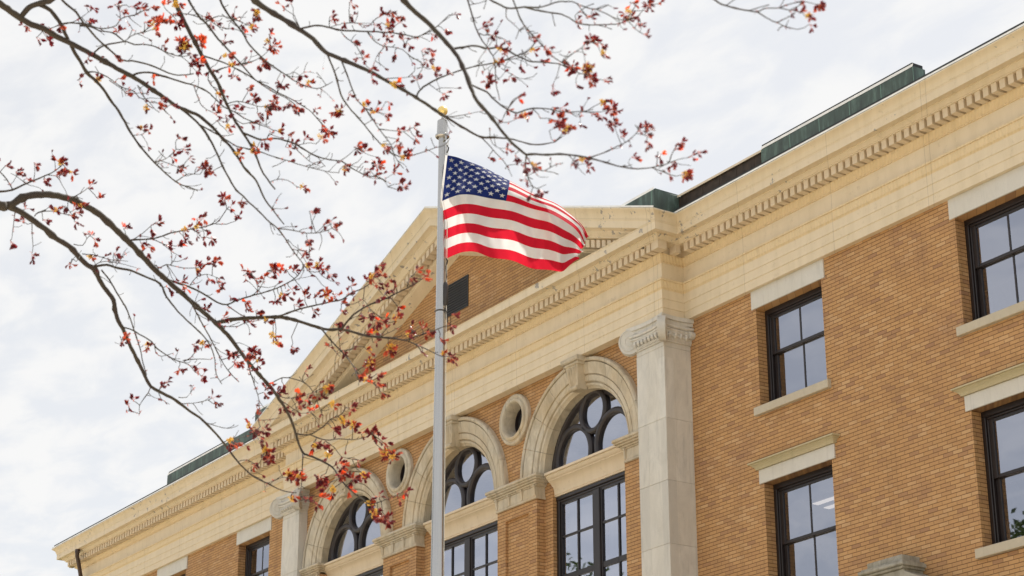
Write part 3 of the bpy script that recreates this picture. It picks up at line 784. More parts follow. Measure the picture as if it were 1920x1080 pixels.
# stone doorway surround whose pediment tip shows at the lower edge
dm = MB(); dx = 13.0
for s in (-1, 1):
    xa, xb = dx+s*.42, dx+s*2.0
    vs = []
    for e in (.0, .42):
        vs += [(xa,-e,9.02),(xb,-e,8.30),(xb,-e,8.02),(xa,-e,8.74)]
    dm.add(vs, [(0,1,2,3),(7,6,5,4),(0,4,5,1),(2,6,7,3),(1,5,6,2),(0,3,7,4)])
    dm.cbox(*sorted((dx+s*1.35, dx+s*1.8)), 0, .22, 0, 7.6, .01)
dm.cbox(dx-2.0, dx+2.0, 0, .40, 7.6, 8.02, .02)
dm.prism([(dx-1.7,8.02),(dx+1.7,8.02),(dx,8.80)], -.2, 0)
dm.cbox(dx-.46, dx+.42, 0, .42, 8.74, 9.06, .015); dm.cbox(dx-.50, dx+.46, 0, .47, 9.06, 9.10, .01)
dm.cbox(dx-.54, dx+.50, 0, .52, 9.10, 9.16, .015); dm.cbox(dx-.50, dx+.46, 0, .48, 9.16, 9.19, .01); dm.cbox(dx-.44, dx+.36, 0, .40, 9.19, 9.30, .02)
do = dm.build('doorway_surround', M['grey_stone'], B)
dd = MB()
for s in (-1, 1): dd.cbox(*sorted((dx+s*.02, dx+s*1.3)), 0, .06, .1, 7.0, .02)
dd.build('door', M['frame'], do)

# papers and lamps seen through the glass
def paper(px0, px1, z0, z1, lab):
    p = MB(); p.box(px0, px1, .355, .357, z0, z1); o = p.build('paper_sheet', M['paper']); tag(o, lab, 'paper')
paper(14.84, 15.05, 12.95, 13.25, 'small white paper sheet behind the glass of the upper right sash window')
paper(14.86, 15.08, 9.31, 9.60, 'small white paper sheet behind the glass of the lower right sash window')
em = bpy.data.materials.new('lit_tube'); em.use_nodes = True
em.node_tree.nodes['Principled BSDF'].inputs['Emission Color'].default_value = (1, .86, .68, 1)
em.node_tree.nodes['Principled BSDF'].inputs['Emission Strength'].default_value = .62
M['lamp_body'] = plain('lamp_body', (.5,.5,.5), .5)
for i, (lx, ly) in enumerate(((9.93, 1.30), (9.83, 1.66))):
    b = MB(); b.box(lx-.42, lx+.42, ly-.09, ly+.09, 11.22, 11.30)
    b.box(lx-.44, lx+.44, ly-.11, ly+.11, 11.30, 11.33)
    for q in (-.3,.3): b.tube([(lx+q,ly,11.32),(lx+q,ly,12.1)],.01,5)
    t_ = empty('ceiling_lamp', (0,0,0)); b.build('housing', M['lamp_body'], t_)
    f = MB(); f.box(lx-.40, lx+.40, ly-.07, ly+.07, 11.208, 11.218); f.build('lit_diffuser', em, t_)
    tag(t_, ['lit ceiling strip lamp nearer the glass inside the lower sash window beside the pilaster', 'lit ceiling strip lamp deeper in the room inside the lower sash window beside the pilaster'][i], 'lamp', 'ceiling lamps inside the lower window')
# ------------------------------------------------------------------ flagpole
POLE = Vector((13.50, -9.02, 0))
def metal_mat():
    t = MT('satin_aluminium'); P = t.pos(); x, y, z = t.sep(P)
    st = t.noise(t.comb(t.math('MULTIPLY', x, 60.), t.math('MULTIPLY', y, 60.), t.math('MULTIPLY', z, .8)), 1., 4)
    rg = t.noise(t.comb(0., 0., t.math('MULTIPLY', z, 18.)), 1., 3)
    t.col(t.mix(t.maprange(st, .35, .7, 0., .5), (.50,.49,.475), (.36,.355,.35))); t.b.inputs['Metallic'].default_value = .85
    t.rough(t.maprange(rg, .3, .7, .14, .26)); return t.m
M['alu'] = metal_mat()
fp = empty('flagpole', POLE); tag(fp, 'tall silver metal flagpole with gold ball standing in front of the brick building', 'flagpole')
def local(o): o.location = -POLE; return o            # parts are modelled in world coordinates
p = MB()
p.lathe(POLE, [(.125,0),(.125,3),(.098,7.2),(.0915,7.84),(.081,9.2),(.072,10.6),(.063,12.0),(.056,13.2),(.053,14.28)], 32)
local(p.build('pole', M['alu'], fp, angle=40))
p = MB(); p.lathe(POLE, [(.09,14.27),(.104,14.285),(.104,14.31),(.083,14.325),(.080,14.33),(.074,14.535),(.060,14.55),(.02,14.555),(.012,14.64)], 28)
p.box(POLE.x-.02,POLE.x+.10,POLE.y-.015,POLE.y+.015,14.20,14.27)
local(p.build('truck', M['alu'], fp, angle=40))
p = MB(); p.lathe(POLE, [(.004,14.622)]+[(.076*math.sin(math.pi*i/14), 14.70-.076*math.cos(math.pi*i/14)) for i in range(1,14)]+[(.004,14.776)], 24)
gold = plain('gold_leaf', (.92,.68,.26), .3, .6, .1, 6)
local(p.build('finial_ball', gold, fp, smooth=True))
p = MB(); p.lathe(POLE, [(.32,0),(.32,.03),(.26,.08),(.16,.22),(.13,.24)], 28); local(p.build('base_collar', M['alu'], fp, angle=40))
HO = Vector((RX.x, RX.y, 0)).normalized(); FW = Vector((FX.x, FX.y, 0)).normalized()
rope = plain('white_rope', (.62,.60,.55), .9)
darkm = plain('dark_snap', (.05,.045,.045), .4, .4)
p = MB()
h1 = POLE + HO*.085 - FW*.03; pts = [h1+Vector((0,0,z)) for z in (14.22,13.9,13.0,12.3,11.9,11.0,9.0,6.0,1.6)]
p.tube(pts, .006, 5)
h2 = POLE + HO*.06 + FW*.07; p.tube([h2+Vector((0,0,z)) for z in (14.22,12,8,1.6)], .006, 5)
local(p.build('halyard', rope, fp))
p = MB(); c = POLE + HO*.072 - FW*.03
p.tube([c+Vector((0,0,12.02)), c+Vector((.003,0,11.98)), c+Vector((.003,0,11.70)), c+Vector((0,0,11.68))], [.02,.033,.033,.02], 10)
local(p.build('counterweight', darkm, fp, angle=40))
for z in (14.08, 12.33):
    p = MB(); p.tube([c+Vector((0,0,z+.06)), c+HO*.02+Vector((0,0,z+.02)), c+HO*.012+Vector((0,0,z-.03)), c+Vector((0,0,z-.06))], [.007,.012,.012,.006], 6)
    local(p.build('snap_hook', darkm, fp))
p = MB(); p.tube([c+Vector((0,0,12.02)), c+HO*.012+Vector((0,0,12.1)), c+HO*.0+Vector((0,0,12.27))], .008, 6); local(p.build('rope_link', darkm, fp))
p = MB(); p.tube([c+HO*.035+Vector((0,0,11.42)), c+HO*.02+Vector((0,0,11.54)), c+Vector((0,0,11.66)), c-HO*.02+Vector((0,0,11.54)), c-HO*.035+Vector((0,0,11.42))], .008, 5); local(p.build('rope_knot', darkm, fp))
p = MB(); zr = 11.60; p.tube([POLE+Vector((.078*math.cos(a*.3927),.078*math.sin(a*.3927),zr)) for a in range(17)], .006, 5)
local(p.build('retainer_ring', darkm, fp))

# ------------------------------------------------------------------ flag
def cloth(name, c, tr):
    t = MT(name); t.col(t.mix(t.noise(t.pos(), 300, 2), tuple(x*.92 for x in c), c)); t.rough(.7)
    t.b.inputs['Specular IOR Level'].default_value = .04
    tl = t.n('ShaderNodeBsdfTranslucent'); tl.inputs[0].default_value = (*tr, 1)
    mx = t.n('ShaderNodeMixShader'); mx.inputs[0].default_value = .42
    t.L.new(t.b.outputs[0], mx.inputs[1]); t.L.new(tl.outputs[0], mx.inputs[2]); t.L.new(mx.outputs[0], t.o.inputs[0])
    return t.m
c_red = cloth('flag_red', (.56,.016,.04), (.66,.018,.04)); c_wht = cloth('flag_white', (.80,.80,.80), (.74,.74,.76)); c_blu = cloth('flag_blue', (.020,.036,.17), (.012,.024,.13))
# control columns: u, bottom px, stripe-6 line px, top px and depth in metres behind the pole
FC = [ # u   bottom          canton line      top              depths
 (.00, (833,487), (829,377), (839,291),  0.00, 0.00, 0.02),
 (.06, (851,478), (846,370), (855,294), -.10,-.10, 0.20),
 (.12, (868,473), (864,366), (872,300), -.18,-.16, 0.36),
 (.22, (897,473), (893,368), (905,313), -.10,-.12, 0.58),
 (.32, (925,480), (925,373), (934,329),  0.06, 0.04, 0.72),
 (.42, (955,488), (957,380), (962,344),  0.20, 0.16, 0.74),
 (.52, (985,497), (984,386), (990,359),  0.22, 0.20, 0.82),
 (.62, (1012,504), (1011,393), (1016,371), 0.10, 0.12, 0.92),
 (.72, (1036,510), (1034,401), (1042,383),-.04, 0.02, 0.94),
 (.80, (1052,509), (1056,411), (1063,397), 0.04, 0.00, 0.82),
 (.87, (1063,500), (1074,424), (1081,411), 0.22, 0.08, 0.66),
 (.93, (1074,493), (1086,441), (1093,424), 0.42, 0.26, 0.62),
 (1.0, (1084,488), (1094,459), (1101,444), 0.62, 0.50, 0.68)]
PD = (POLE+Vector((0,0,13))-CAM).dot(FX)
def cr(p0, p1, p2, p3, t):
    return .5*((2*p1)+(-p0+p2)*t+(2*p0-5*p1+4*p2-p3)*t*t+(-p0+3*p1-3*p2+p3)*t*t*t)
def fcol(u):
    i = 0
    while i < len(FC)-2 and u > FC[i+1][0]: i += 1
    a, b, c, d = FC[max(i-1,0)], FC[i], FC[i+1], FC[min(i+2,len(FC)-1)]
    t = (u-b[0])/(c[0]-b[0])
    def val(k, j=None):
        g = (lambda q: q[k][j]) if j is not None else (lambda q: q[k])
        return cr(g(a), g(b), g(c), g(d), t)
    return [(val(k,0), val(k,1), val(k+3)) for k in (1,2,3)]
def fpos(u, v):
    B0, C0, T0 = fcol(u)
    if v < 6/13: t = v/(6/13); a, b = B0, C0
    else: t = (v-6/13)/(7/13); a, b = C0, T0
    if v >= 6/13:
        p_ = 1+1.9*min(1,max(0,(u-.12)/.3)); td = t**1.5; t = 1-(1-t)**p_
    else: td = t
    x = a[0]+(b[0]-a[0])*t; y = a[1]+(b[1]-a[1])*t; d = a[2]+(b[2]-a[2])*td
    if v >= 6/13: d += .10*math.sin(math.pi*t)*math.sin(u*9+.5)
    k = min(1, u*5)
    d += .065*math.sin(u*19+v*5+1)*k + .020*math.sin(u*41-v*15)*k + .006*math.sin(u*77+v*29)*k
    q = u-.105-.05*v; d += .10*math.exp(-(q/.028)**2)*(1-.4*v)           # sharp crease near the hoist
    q = u-.80+.25*v; d -= .09*math.exp(-(q/.05)**2)
    q = u-.60-.3*v; d += .06*math.exp(-(q/.035)**2)*k
    q = u-.93; d += .10*math.exp(-(q/.03)**2)*(1-v)
    x += 2.6*max(0,u-.93)/.07*(math.sin(v*57)*.6+math.sin(v*131+1)*.7)   # worn fly edge
    y += 2.0*math.sin(v*8.5+u*5)*math.sin(u*math.pi) + 2.4*math.sin(u*23+1)*(1-v)*min(1,u*4)
    x += 1.2*math.sin(v*9+u*17)*u + (1.8*math.sin(v*31+1)*max(0,u-.85)/.15)
    return at(x, y, PD+d)
NU, NV = 96, 13*5
fm = MB()
for j in range(NV+1):
    for i in range(NU+1): fm.v.append(tuple(fpos(i/NU, j/NV)))
for j in range(NV):
    for i in range(NU):
        st = int(j/NV*13); cant = (i+.5)/NU < .40 and (j+.5)/NV > 6/13
        fm.f.append((j*(NU+1)+i, j*(NU+1)+i+1, (j+1)*(NU+1)+i+1, (j+1)*(NU+1)+i)); fm.m.append(2 if cant else (0 if st % 2 == 0 else 1))
# stars, laid on both faces of the cloth
def fnorm(u, v):
    e = .004; a = fpos(min(1,u+e), v)-fpos(max(0,u-e), v); b = fpos(u, min(1,v+e))-fpos(u, max(0,v-e))
    return a.cross(b).normalized()
CH, CW = 7/13, .40
for r in range(9):
    for k in range(6 if r % 2 == 0 else 5):
        u0 = CW*((2*k+1)/12 if r % 2 == 0 else (2*k+2)/12); v0 = 1-CH*(r+1)/10
        for sd_ in (1, -1):
            vs = []
            for q in range(10):
                a = math.pi/2+q*math.pi/5; rr = (.0312 if q % 2 == 0 else .0124)
                u, vv = u0+rr*math.cos(a)/1.62, v0+rr*math.sin(a)
                vs.append(fpos(u, vv)+fnorm(u, vv)*.004*sd_)
            vs.append(fpos(u0, v0)+fnorm(u0, v0)*.004*sd_)
            fm.add(vs, [(10, q, (q+1) % 10) for q in range(10)], 1)
flag = fm.build('flag', [c_red, c_wht, c_blu], None, smooth=True)
tag(flag, 'waving flag with red and white stripes and white stars on blue on the pole', 'flag')
hd = MB()
for j in range(NV):
    a, b = fpos(0, j/NV), fpos(0, (j+1)/NV)
    hd.quad(a-RX*.03, a, b, b-RX*.03)
hd.build('heading', c_wht, flag)

# ------------------------------------------------------------------ maple tree overhanging from the left
BARK = MT('maple_bark'); P = BARK.pos(); nz = BARK.noise(P, 30, 6, .65); n2_ = BARK.noise(P, 3.5, 4)
BARK.col(BARK.mix(BARK.maprange(n2_, .4, .65), BARK.mix(nz, (.022,.015,.013), (.050,.038,.032)), BARK.mix(nz, (.035,.028,.018), (.065,.055,.036))))
BARK.rough(.85); BARK.bump(nz, .5, .004); M['bark'] = BARK.m
def leaf_mat(name, a, b, tr, fac=.5, rough=.5):
    t = MT(name); nz = t.noise(t.pos(), 14, 2)
    wn = t.maprange(nz, .35, .65)
    t.col(t.mix(wn, a, b)); t.rough(rough); t.b.inputs['Specular IOR Level'].default_value = .5
    tl = t.n('ShaderNodeBsdfTranslucent'); t.set(tl.inputs[0], t.mix(wn, tr, tuple(min(1,x*1.35) for x in tr)))
    mx = t.n('ShaderNodeMixShader'); mx.inputs[0].default_value = fac
    t.L.new(t.b.outputs[0], mx.inputs[1]); t.L.new(tl.outputs[0], mx.inputs[2]); t.L.new(mx.outputs[0], t.o.inputs[0]); return t.m
LEAFM = [leaf_mat('maroon_leaf', (.060,.010,.016), (.12,.016,.022), (.19,.014,.020), .45, .42),
         leaf_mat('rust_leaf', (.22,.035,.022), (.36,.075,.03), (.46,.07,.03), .5),
         leaf_mat('coral_bract', (.50,.13,.10), (.64,.27,.20), (.66,.15,.10), .4, .3),
         leaf_mat('orange_red_leaf', (.62,.05,.02), (.70,.09,.03), (.85,.10,.02), .6)]
FLOW = leaf_mat('yellow_flower', (.82,.56,.10), (.86,.68,.22), (.85,.60,.08), .45)
FLOW2 = leaf_mat('flower_stalk', (.60,.38,.08), (.66,.46,.12), (.62,.40,.05), .4)

TREE = at(-640, 900, 10.6); TREE.z = 0
maple = empty('maple_tree', TREE); tag(maple, 'maple tree with bare dark branches and small dark red young leaves overhanging in front', 'tree')
def tl_(o): o.location = -TREE; return o
PX_ = lambda r, d: r*d/FPX
ALL = []       # every sampled point: px, py, depth, radius px, limb, 3d
LIMBS = {}
def limb(name):
    if name not in LIMBS: LIMBS[name] = dict(wood=MB(), leaf=MB(), flow=MB())
    return LIMBS[name]
def nearest(px, py, pool, rmax=99):
    best, bd = None, 1e18
    for q in pool:
        if q[3] > rmax: continue
        d = (q[0]-px)**2+(q[1]-py)**2
        if d < bd: best, bd = q, d
    return best, math.sqrt(bd)
rb = random.Random(11)
def branch(name, pts, r0, r1, d0=None, d1=None, knots=True, lift=0):
    """pts: traced photo points; radii in photo pixels; d0,d1: distance from the camera"""
    lb = limb(name)
    if d0 is None:
        q, dist = nearest(pts[0][0], pts[0][1], [a for a in ALL if a[4] == name])
        d0 = q[2]
    if d1 is None: d1 = d0+rb.uniform(-.55, .35)
    n = len(pts); L_ = [0]
    for a, b in zip(pts, pts[1:]): L_.append(L_[-1]+math.hypot(b[0]-a[0], b[1]-a[1]))
    tot = L_[-1]; out3, rads = [], []; ph = rb.uniform(0, 6.28)
    for i in range(n-1):
        p0, p1, p2, p3 = pts[max(i-1,0)], pts[i], pts[i+1], pts[min(i+2,n-1)]
        seg = max(2, int((L_[i+1]-L_[i])/7))
        for k in range(seg+(1 if i == n-2 else 0)):
            t = k/seg; x = cr(p0[0],p1[0],p2[0],p3[0],t); y = cr(p0[1],p1[1],p2[1],p3[1],t)
            s_ = (L_[i]+(L_[i+1]-L_[i])*t)/tot
            d = d0+(d1-d0)*s_+.10*math.sin(s_*7+ph)*min(1,s_*4)
            r = r0+(r1-r0)*s_
            j = .25+.05*r; x += rb.uniform(-j,j)*(0 < s_ < 1); y += rb.uniform(-j,j)*(0 < s_ < 1)
            p = at(x, y, d); out3.append(p); rr = PX_(r*(1+rb.uniform(-.07,.09)), d)
            if knots and rb.random() < .10: rr *= 1.3
            rads.append(rr); ALL.append((x, y, d, r, name, p))
    lb['wood'].tube(out3, rads, 8 if r0 > 3 else 5)
    # short bare spurs on the thin wood
    if r0 < 4.5 and tot > 40:
        for _ in range(int(tot/34)):
            k = rb.randrange(2, len(out3)-1)
            if rads[k] > PX_(2.8, 10): continue
            u = (out3[k]-out3[k-1]).normalized()
            dr = (u*rb.uniform(.2,1)+Vector((rb.uniform(-1,1),rb.uniform(-1,1),rb.uniform(-.7,1)))*.9).normalized()
            ln = rb.uniform(.012,.05); a = out3[k]; b = a+dr*ln; c = b+(dr+Vector((rb.uniform(-.5,.5),rb.uniform(-.5,.5),rb.uniform(-.2,.6)))).normalized()*ln*.6
            lb['wood'].tube([a,b,c], [PX_(.75,10),PX_(.6,10),PX_(.8,10)], 4)
    return out3
BR = branch
# limb A: the heavy arching limb from the left edge
BR('A', [(-640,640),(-470,500),(-280,415),(-120,382),(-30,383),(12,387)], 34, 9, 10.6, 11.2, False)
BR('A', [(10,386),(22,384),(34,375),(50,368),(70,365),(100,366),(130,373),(160,386),(190,405),(215,428),(240,452),(262,475),(285,500),(310,523),(340,549),(375,580),(405,606),(430,632),(455,665),(480,696),(503,720),(520,743),(540,775),(552,805),(562,838),(570,851)], 7.2, 2.0, 11.2, 12.2)
BR('A', [(10,386),(24,391),(40,398),(62,413),(85,430),(105,447),(130,462),(148,482),(165,498),(177,504),(187,525),(200,545),(213,563),(215,580),(222,602),(230,615),(237,632),(245,650),(255,670),(265,690),(275,712),(283,725),(300,735),(320,745),(340,758),(360,774),(375,783),(395,803),(415,825),(430,845),(445,865),(465,885),(480,896),(505,908),(530,920),(556,924)], 6.0, .9, 11.2, 12.0)
BR('A', [(177,500),(200,497),(222,503),(245,507),(270,518),(300,532),(312,556),(333,583),(355,605),(380,628),(395,650),(403,675),(405,700),(416,720)], 2.6, .8)
BR('A', [(190,506),(205,525),(218,547),(235,575),(245,600),(253,625),(262,652),(268,680),(275,703)], 1.7, .9)
BR('A', [(230,614),(245,617),(262,627),(285,641),(293,652),(310,664),(328,675),(345,680),(357,686),(366,698)], 1.5, .8)
BR('A', [(345,678),(358,670),(370,655),(380,652)], .9, .6); BR('A', [(343,676),(370,673),(395,674)], .9, .6)
BR('A', [(290,645),(292,660),(303,668),(324,662)], .9, .5)
BR('A', [(245,450),(262,449),(290,447),(320,437),(350,431),(375,427),(405,418),(417,404),(425,392)], 1.6, .8)
BR('A', [(250,449),(268,437),(283,424),(293,416)], 1.0, .6); BR('A', [(362,430),(372,438),(378,446)], .8,.5); BR('A', [(362,428),(372,418),(378,412)], .8,.5)
BR('A', [(288,449),(305,457),(318,463),(322,480),(321,497)], 1.0, .6); BR('A', [(405,420),(425,420),(442,414)],.9,.6)
BR('A', [(280,500),(293,497),(298,503),(312,496),(335,501),(355,503),(375,501)], 1.1, .7)
BR('A', [(300,520),(335,531),(360,540),(385,553),(408,567),(425,571),(440,565),(470,555),(497,548),(520,540),(545,527),(562,513),(569,497)], 2.2, .9)
BR('A', [(425,571),(440,583),(458,593),(465,595)], 1.3, .7)
BR('A', [(480,553),(493,530),(497,515),(502,508)], 1.0,.6); BR('A', [(470,555),(483,545),(480,528),(465,507)],.9,.5); BR('A',[(356,535),(368,520),(388,514),(405,520)],.9,.5)
BR('A', [(405,606),(430,600),(460,597),(500,595),(530,595),(560,602),(590,612),(615,618),(640,617),(660,622),(690,630),(712,632),(738,635),(760,638)], 4.0, 1.6, None, 11.6)
BR('A', [(515,595),(527,592),(560,580),(593,572),(620,566),(640,562),(660,549),(680,541),(695,530),(702,520),(703,500)], 2.0, .8)
BR('A', [(640,617),(651,603),(663,590),(690,573),(723,560),(745,549),(763,541),(783,529),(798,518)], 2.2, .9)
BR('A', [(683,536),(682,556),(678,562),(662,570),(640,569)], .9, .6); BR('A', [(763,541),(766,526),(770,520)],.9,.6); BR('A',[(713,566),(725,545)],.8,.5); BR('A',[(688,574),(706,590),(715,598)],.9,.5); BR('A',[(655,600),(672,592),(690,596)],.9,.5)
BR('A', [(760,638),(780,631),(793,627),(812,620),(830,613),(845,610)], 1.4, .8)
BR('A', [(760,638),(790,650),(812,661),(828,668),(842,668)], 1.3, .7)
BR('A', [(710,632),(722,620),(729,605)],.9,.5); BR('A',[(712,632),(735,621),(755,610)],.9,.5); BR('A',[(728,634),(760,629),(780,620)],1.,.6)
BR('A', [(600,614),(622,640),(650,670),(668,695),(682,712),(700,718)], 1.7, .9); BR('A',[(619,630),(625,655),(637,668)],.8,.5); BR('A',[(634,620),(637,645),(638,665)],.7,.5)
BR('A', [(650,668),(665,690),(672,712),(690,712),(697,717)], .9,.5); BR('A', [(645,660),(660,655),(672,650)], .8,.5)
BR('A', [(330,548),(350,555),(365,580),(378,605),(392,630),(405,655),(418,680),(432,700),(448,716)], 1.5, .8)
BR('A', [(570,851),(595,860),(623,876),(637,897),(655,917),(679,936),(694,946)], 2.2, 1.3)
BR('A', [(568,851),(567,876),(565,911),(563,938)], 1.3, .7)
BR('A', [(694,946),(715,940),(735,932),(752,925)], 1.1, .7)
BR('A', [(556,813),(575,816),(590,811),(606,800),(620,786),(640,777),(648,763)], 1.5, .8)
BR('A', [(582,815),(610,825),(635,823),(668,824),(687,819),(697,813)], 1.3, .7); BR('A', [(610,827),(628,840),(640,856),(660,861)], .9, .6)
BR('A', [(478,690),(500,722),(530,745),(555,745),(590,735)], 1.2, .6); BR('A', [(503,722),(520,712),(540,708),(580,725),(605,780)], 1.2, .7); BR('A',[(520,745),(540,760),(565,775),(588,770)],1,.5)
BR('A', [(445,866),(462,862),(482,872)],.8,.5); BR('A', [(470,883),(487,868),(493,852)], .9, .6); BR('A',[(478,893),(495,903),(497,922)],.8,.5); BR('A',[(500,907),(530,895),(545,897)],.8,.5)
BR('A', [(430,632),(447,650),(460,672),(470,700),(483,740),(486,760),(484,785),(488,800)], 1.1, .7); BR('A',[(486,788),(505,787),(525,783)],.9,.5); BR('A',[(488,800),(470,815),(445,822),(428,828)],.9,.5)
BR('A', [(335,745),(350,745),(362,728),(358,722)], .9, .5); BR('A', [(283,722),(278,736),(262,760),(262,775)], 1.0,.6); BR('A',[(262,776),(250,772),(236,770)],.7,.5); BR('A',[(297,732),(302,748),(318,758)],.8,.5); BR('A',[(380,790),(410,800),(432,803),(447,797)],.9,.5); BR('A',[(345,757),(370,755),(390,750)],.8,.5)
BR('A', [(65,405),(72,398),(95,396),(115,400),(135,405)], 1.2,.6); BR('A',[(128,372),(127,390),(135,403)],.8,.5); BR('A',[(130,373),(150,363),(165,352)],1.,.6)
BR('A', [(60,413),(60,435),(62,462),(60,475)], 1.0,.5); BR('A',[(28,398),(25,425),(22,448)],1.,.5); BR('A',[(150,480),(143,490),(135,485),(132,500)],.9,.5); BR('A',[(138,458),(155,460),(163,447),(172,438)],.9,.5)
BR('A', [(155,476),(180,479),(205,487),(222,488),(240,490)],.9,.5); BR('A',[(225,488),(235,476),(243,472)],.7,.4); BR('A',[(175,498),(195,490),(225,494),(258,503)],.9,.4); BR('A',[(225,630),(228,645),(215,642)],.8,.5)
BR('A', [(375,580),(362,572),(370,588),(392,600),(412,604)], .9,.5); BR('A',[(405,606),(420,612),(445,612),(460,605),(490,600)],1.,.5)
# small spray at the left edge
BR('K', [(-560,560),(-400,430),(-200,380),(-60,362),(0,359),(23,356),(43,347),(67,337),(90,327),(104,320),(118,308)], 9, .8, 10.6, 10.9, False)
BR('K', [(23,354),(13,337),(0,322),(-20,305)], 1.1,.8); BR('K',[(63,338),(65,325),(65,310)],.9,.5); BR('K',[(50,345),(30,330),(20,325)],.8,.5); BR('K',[(88,328),(105,330),(113,334)],.8,.5)
# the upper limb above the frame and its hanging boughs
BR('U', [(-640,560),(-520,200),(-400,-40),(-200,-190),(100,-260),(420,-270),(760,-230),(1080,-170),(1330,-110)], 30, 5, 10.5, 7.6, False)
BR('B', [(-380,-55),(-240,-70),(-110,-40),(-30,-8),(0,7),(20,21),(37,33),(60,46),(83,54),(106,68),(130,80),(154,92),(177,104),(212,124),(247,143),(270,157),(293,173),(313,186),(333,200),(353,208),(373,217),(388,229),(400,240),(415,257),(430,273),(445,293),(457,313),(470,327),(480,338),(490,360),(498,376),(510,391),(520,405),(533,421)], 10, 1.0, 10.2, 10.4)
BR('B', [(335,201),(355,216),(373,233),(386,250),(397,268),(407,288),(417,311),(430,335),(443,357),(456,368),(467,380),(480,391),(493,404),(506,417),(520,428),(535,448),(547,467),(557,480),(567,493),(576,505),(585,514)], 2.4, .9)
BR('B', [(522,429),(545,431),(575,437),(600,436),(622,428)], 1.2,.6); BR('B',[(567,495),(570,508),(560,525)],.9,.5); BR('B',[(548,468),(565,470),(580,474)],.9,.5); BR('B',[(510,391),(520,372),(528,362)],.9,.5); BR('B',[(575,507),(590,510),(612,508)],.8,.5)
BR('B', [(40,33),(48,20),(60,11),(78,5),(100,-4),(140,-60),(170,-150),(200,-250)], 5, 9, None, 10.3, False)
BR('B', [(72,7),(95,20),(113,44),(122,62),(133,86),(150,114),(163,136),(188,160),(207,187),(222,208),(234,228),(241,242),(258,268),(278,292),(290,305),(312,326),(335,344),(355,351),(371,358)], 4.2, 1.0)
BR('B', [(289,304),(305,300),(318,293),(330,280)], 1.2,.6); BR('B',[(300,301),(325,310),(342,318)],.9,.5); BR('B',[(330,340),(345,330),(355,326),(375,327)],1.,.6); BR('B',[(250,254),(265,252),(278,245)],.9,.5); BR('B',[(345,348),(365,349),(378,345)],.8,.5)
BR('B', [(90,-90),(104,-30),(117,0),(143,23),(152,36),(160,47),(173,62),(187,77),(207,94),(230,113),(248,114),(267,118),(284,123),(300,130),(316,137),(333,141),(348,140),(363,138)], 2.8, 1.2, 10.1, 10.0)
BR('B', [(116,45),(126,43),(137,43),(160,45),(173,49),(187,53),(202,53),(218,48),(226,36),(240,30),(255,28)], 1.6,.8); BR('B',[(150,48),(170,50),(187,58),(205,60),(218,65),(233,77),(245,68),(257,63),(270,61)],1.6,.8); BR('B',[(218,27),(226,34),(224,20),(228,10)],.8,.5)
BR('B', [(177,98),(185,91),(197,85),(215,81),(233,78),(243,80),(253,84),(268,83),(283,85),(297,90),(310,97),(325,103),(340,106)], 1.8,.9); BR('B',[(240,72),(248,55),(238,40)],.8,.5)
BR('B', [(247,143),(255,138),(270,136),(287,137),(303,142),(320,147),(342,154),(363,160),(388,171),(405,187),(421,201),(440,210),(457,221),(480,231),(500,238),(512,244)], 2.0,.8)
BR('B', [(163,135),(178,135),(193,140),(210,150),(227,163),(240,167),(253,173),(260,182),(270,187),(278,198),(287,203)], 1.2,.7); BR('B',[(205,150),(218,160),(232,170),(236,180)],.9,.5); BR('B',[(258,160),(265,175),(280,192),(290,190),(308,205)],.9,.5)
BR('B', [(395,236),(415,222),(430,223)],.8,.4); BR('B',[(306,183),(302,190),(297,193)],.7,.4); BR('B',[(60,45),(75,53),(85,62),(90,72)],1.,.5); BR('B',[(90,55),(110,48),(140,40),(170,20)],1.,.5)
# steep bough down the middle of the left half
BR('D', [(260,-270),(300,-120),(322,-30),(330,7),(338,25),(350,50),(363,74),(377,101),(393,130),(402,144),(410,158),(423,190),(437,220),(447,236),(457,251),(467,267),(477,284),(490,318),(498,331),(507,344),(516,355)], 6.5, 1.4, 10.2, 10.3)
BR('D', [(457,250),(473,256),(490,262),(505,260),(520,260),(533,263),(547,267),(567,278),(587,290),(603,296),(620,300),(640,302),(657,313),(673,323),(692,330),(712,333),(724,340)], 2.0,.8)
BR('D', [(380,104),(395,109),(410,114),(428,121),(447,131),(464,140),(480,151),(500,161),(520,173),(535,180),(550,188),(565,197),(580,207),(592,219),(603,232)], 1.6,.9)
BR('D', [(372,232),(395,245),(417,258),(430,266),(443,274),(465,279),(487,284),(503,290),(520,296),(536,300),(553,306),(573,312),(593,317),(615,322),(636,324)], 1.4,.7)
BR('D', [(400,134),(420,127),(440,123),(456,119),(473,115),(486,109),(497,101),(503,94),(508,87)], 1.2,.6)
BR('D', [(425,195),(445,190),(465,194),(490,200),(512,193)], 1.1,.6); BR('D',[(440,222),(455,232),(480,228),(505,238)],.9,.5); BR('D',[(505,342),(520,336),(540,338),(556,350)],1.,.5); BR('D',[(500,262),(505,250),(510,248)],.8,.4); BR('D',[(560,272),(580,268),(592,270)],.8,.5); BR('D',[(545,266),(556,280),(580,302),(600,312)],.9,.5)
BR('D', [(338,25),(360,28),(380,36),(395,40),(410,50),(425,53),(437,54)], 1.1,.6); BR('D',[(337,22),(325,30),(312,42)],.9,.5); BR('D',[(393,130),(390,150),(405,170),(420,190),(430,208)],1.2,.7); BR('D',[(363,160),(370,180),(380,200),(400,211)],1.1,.6)
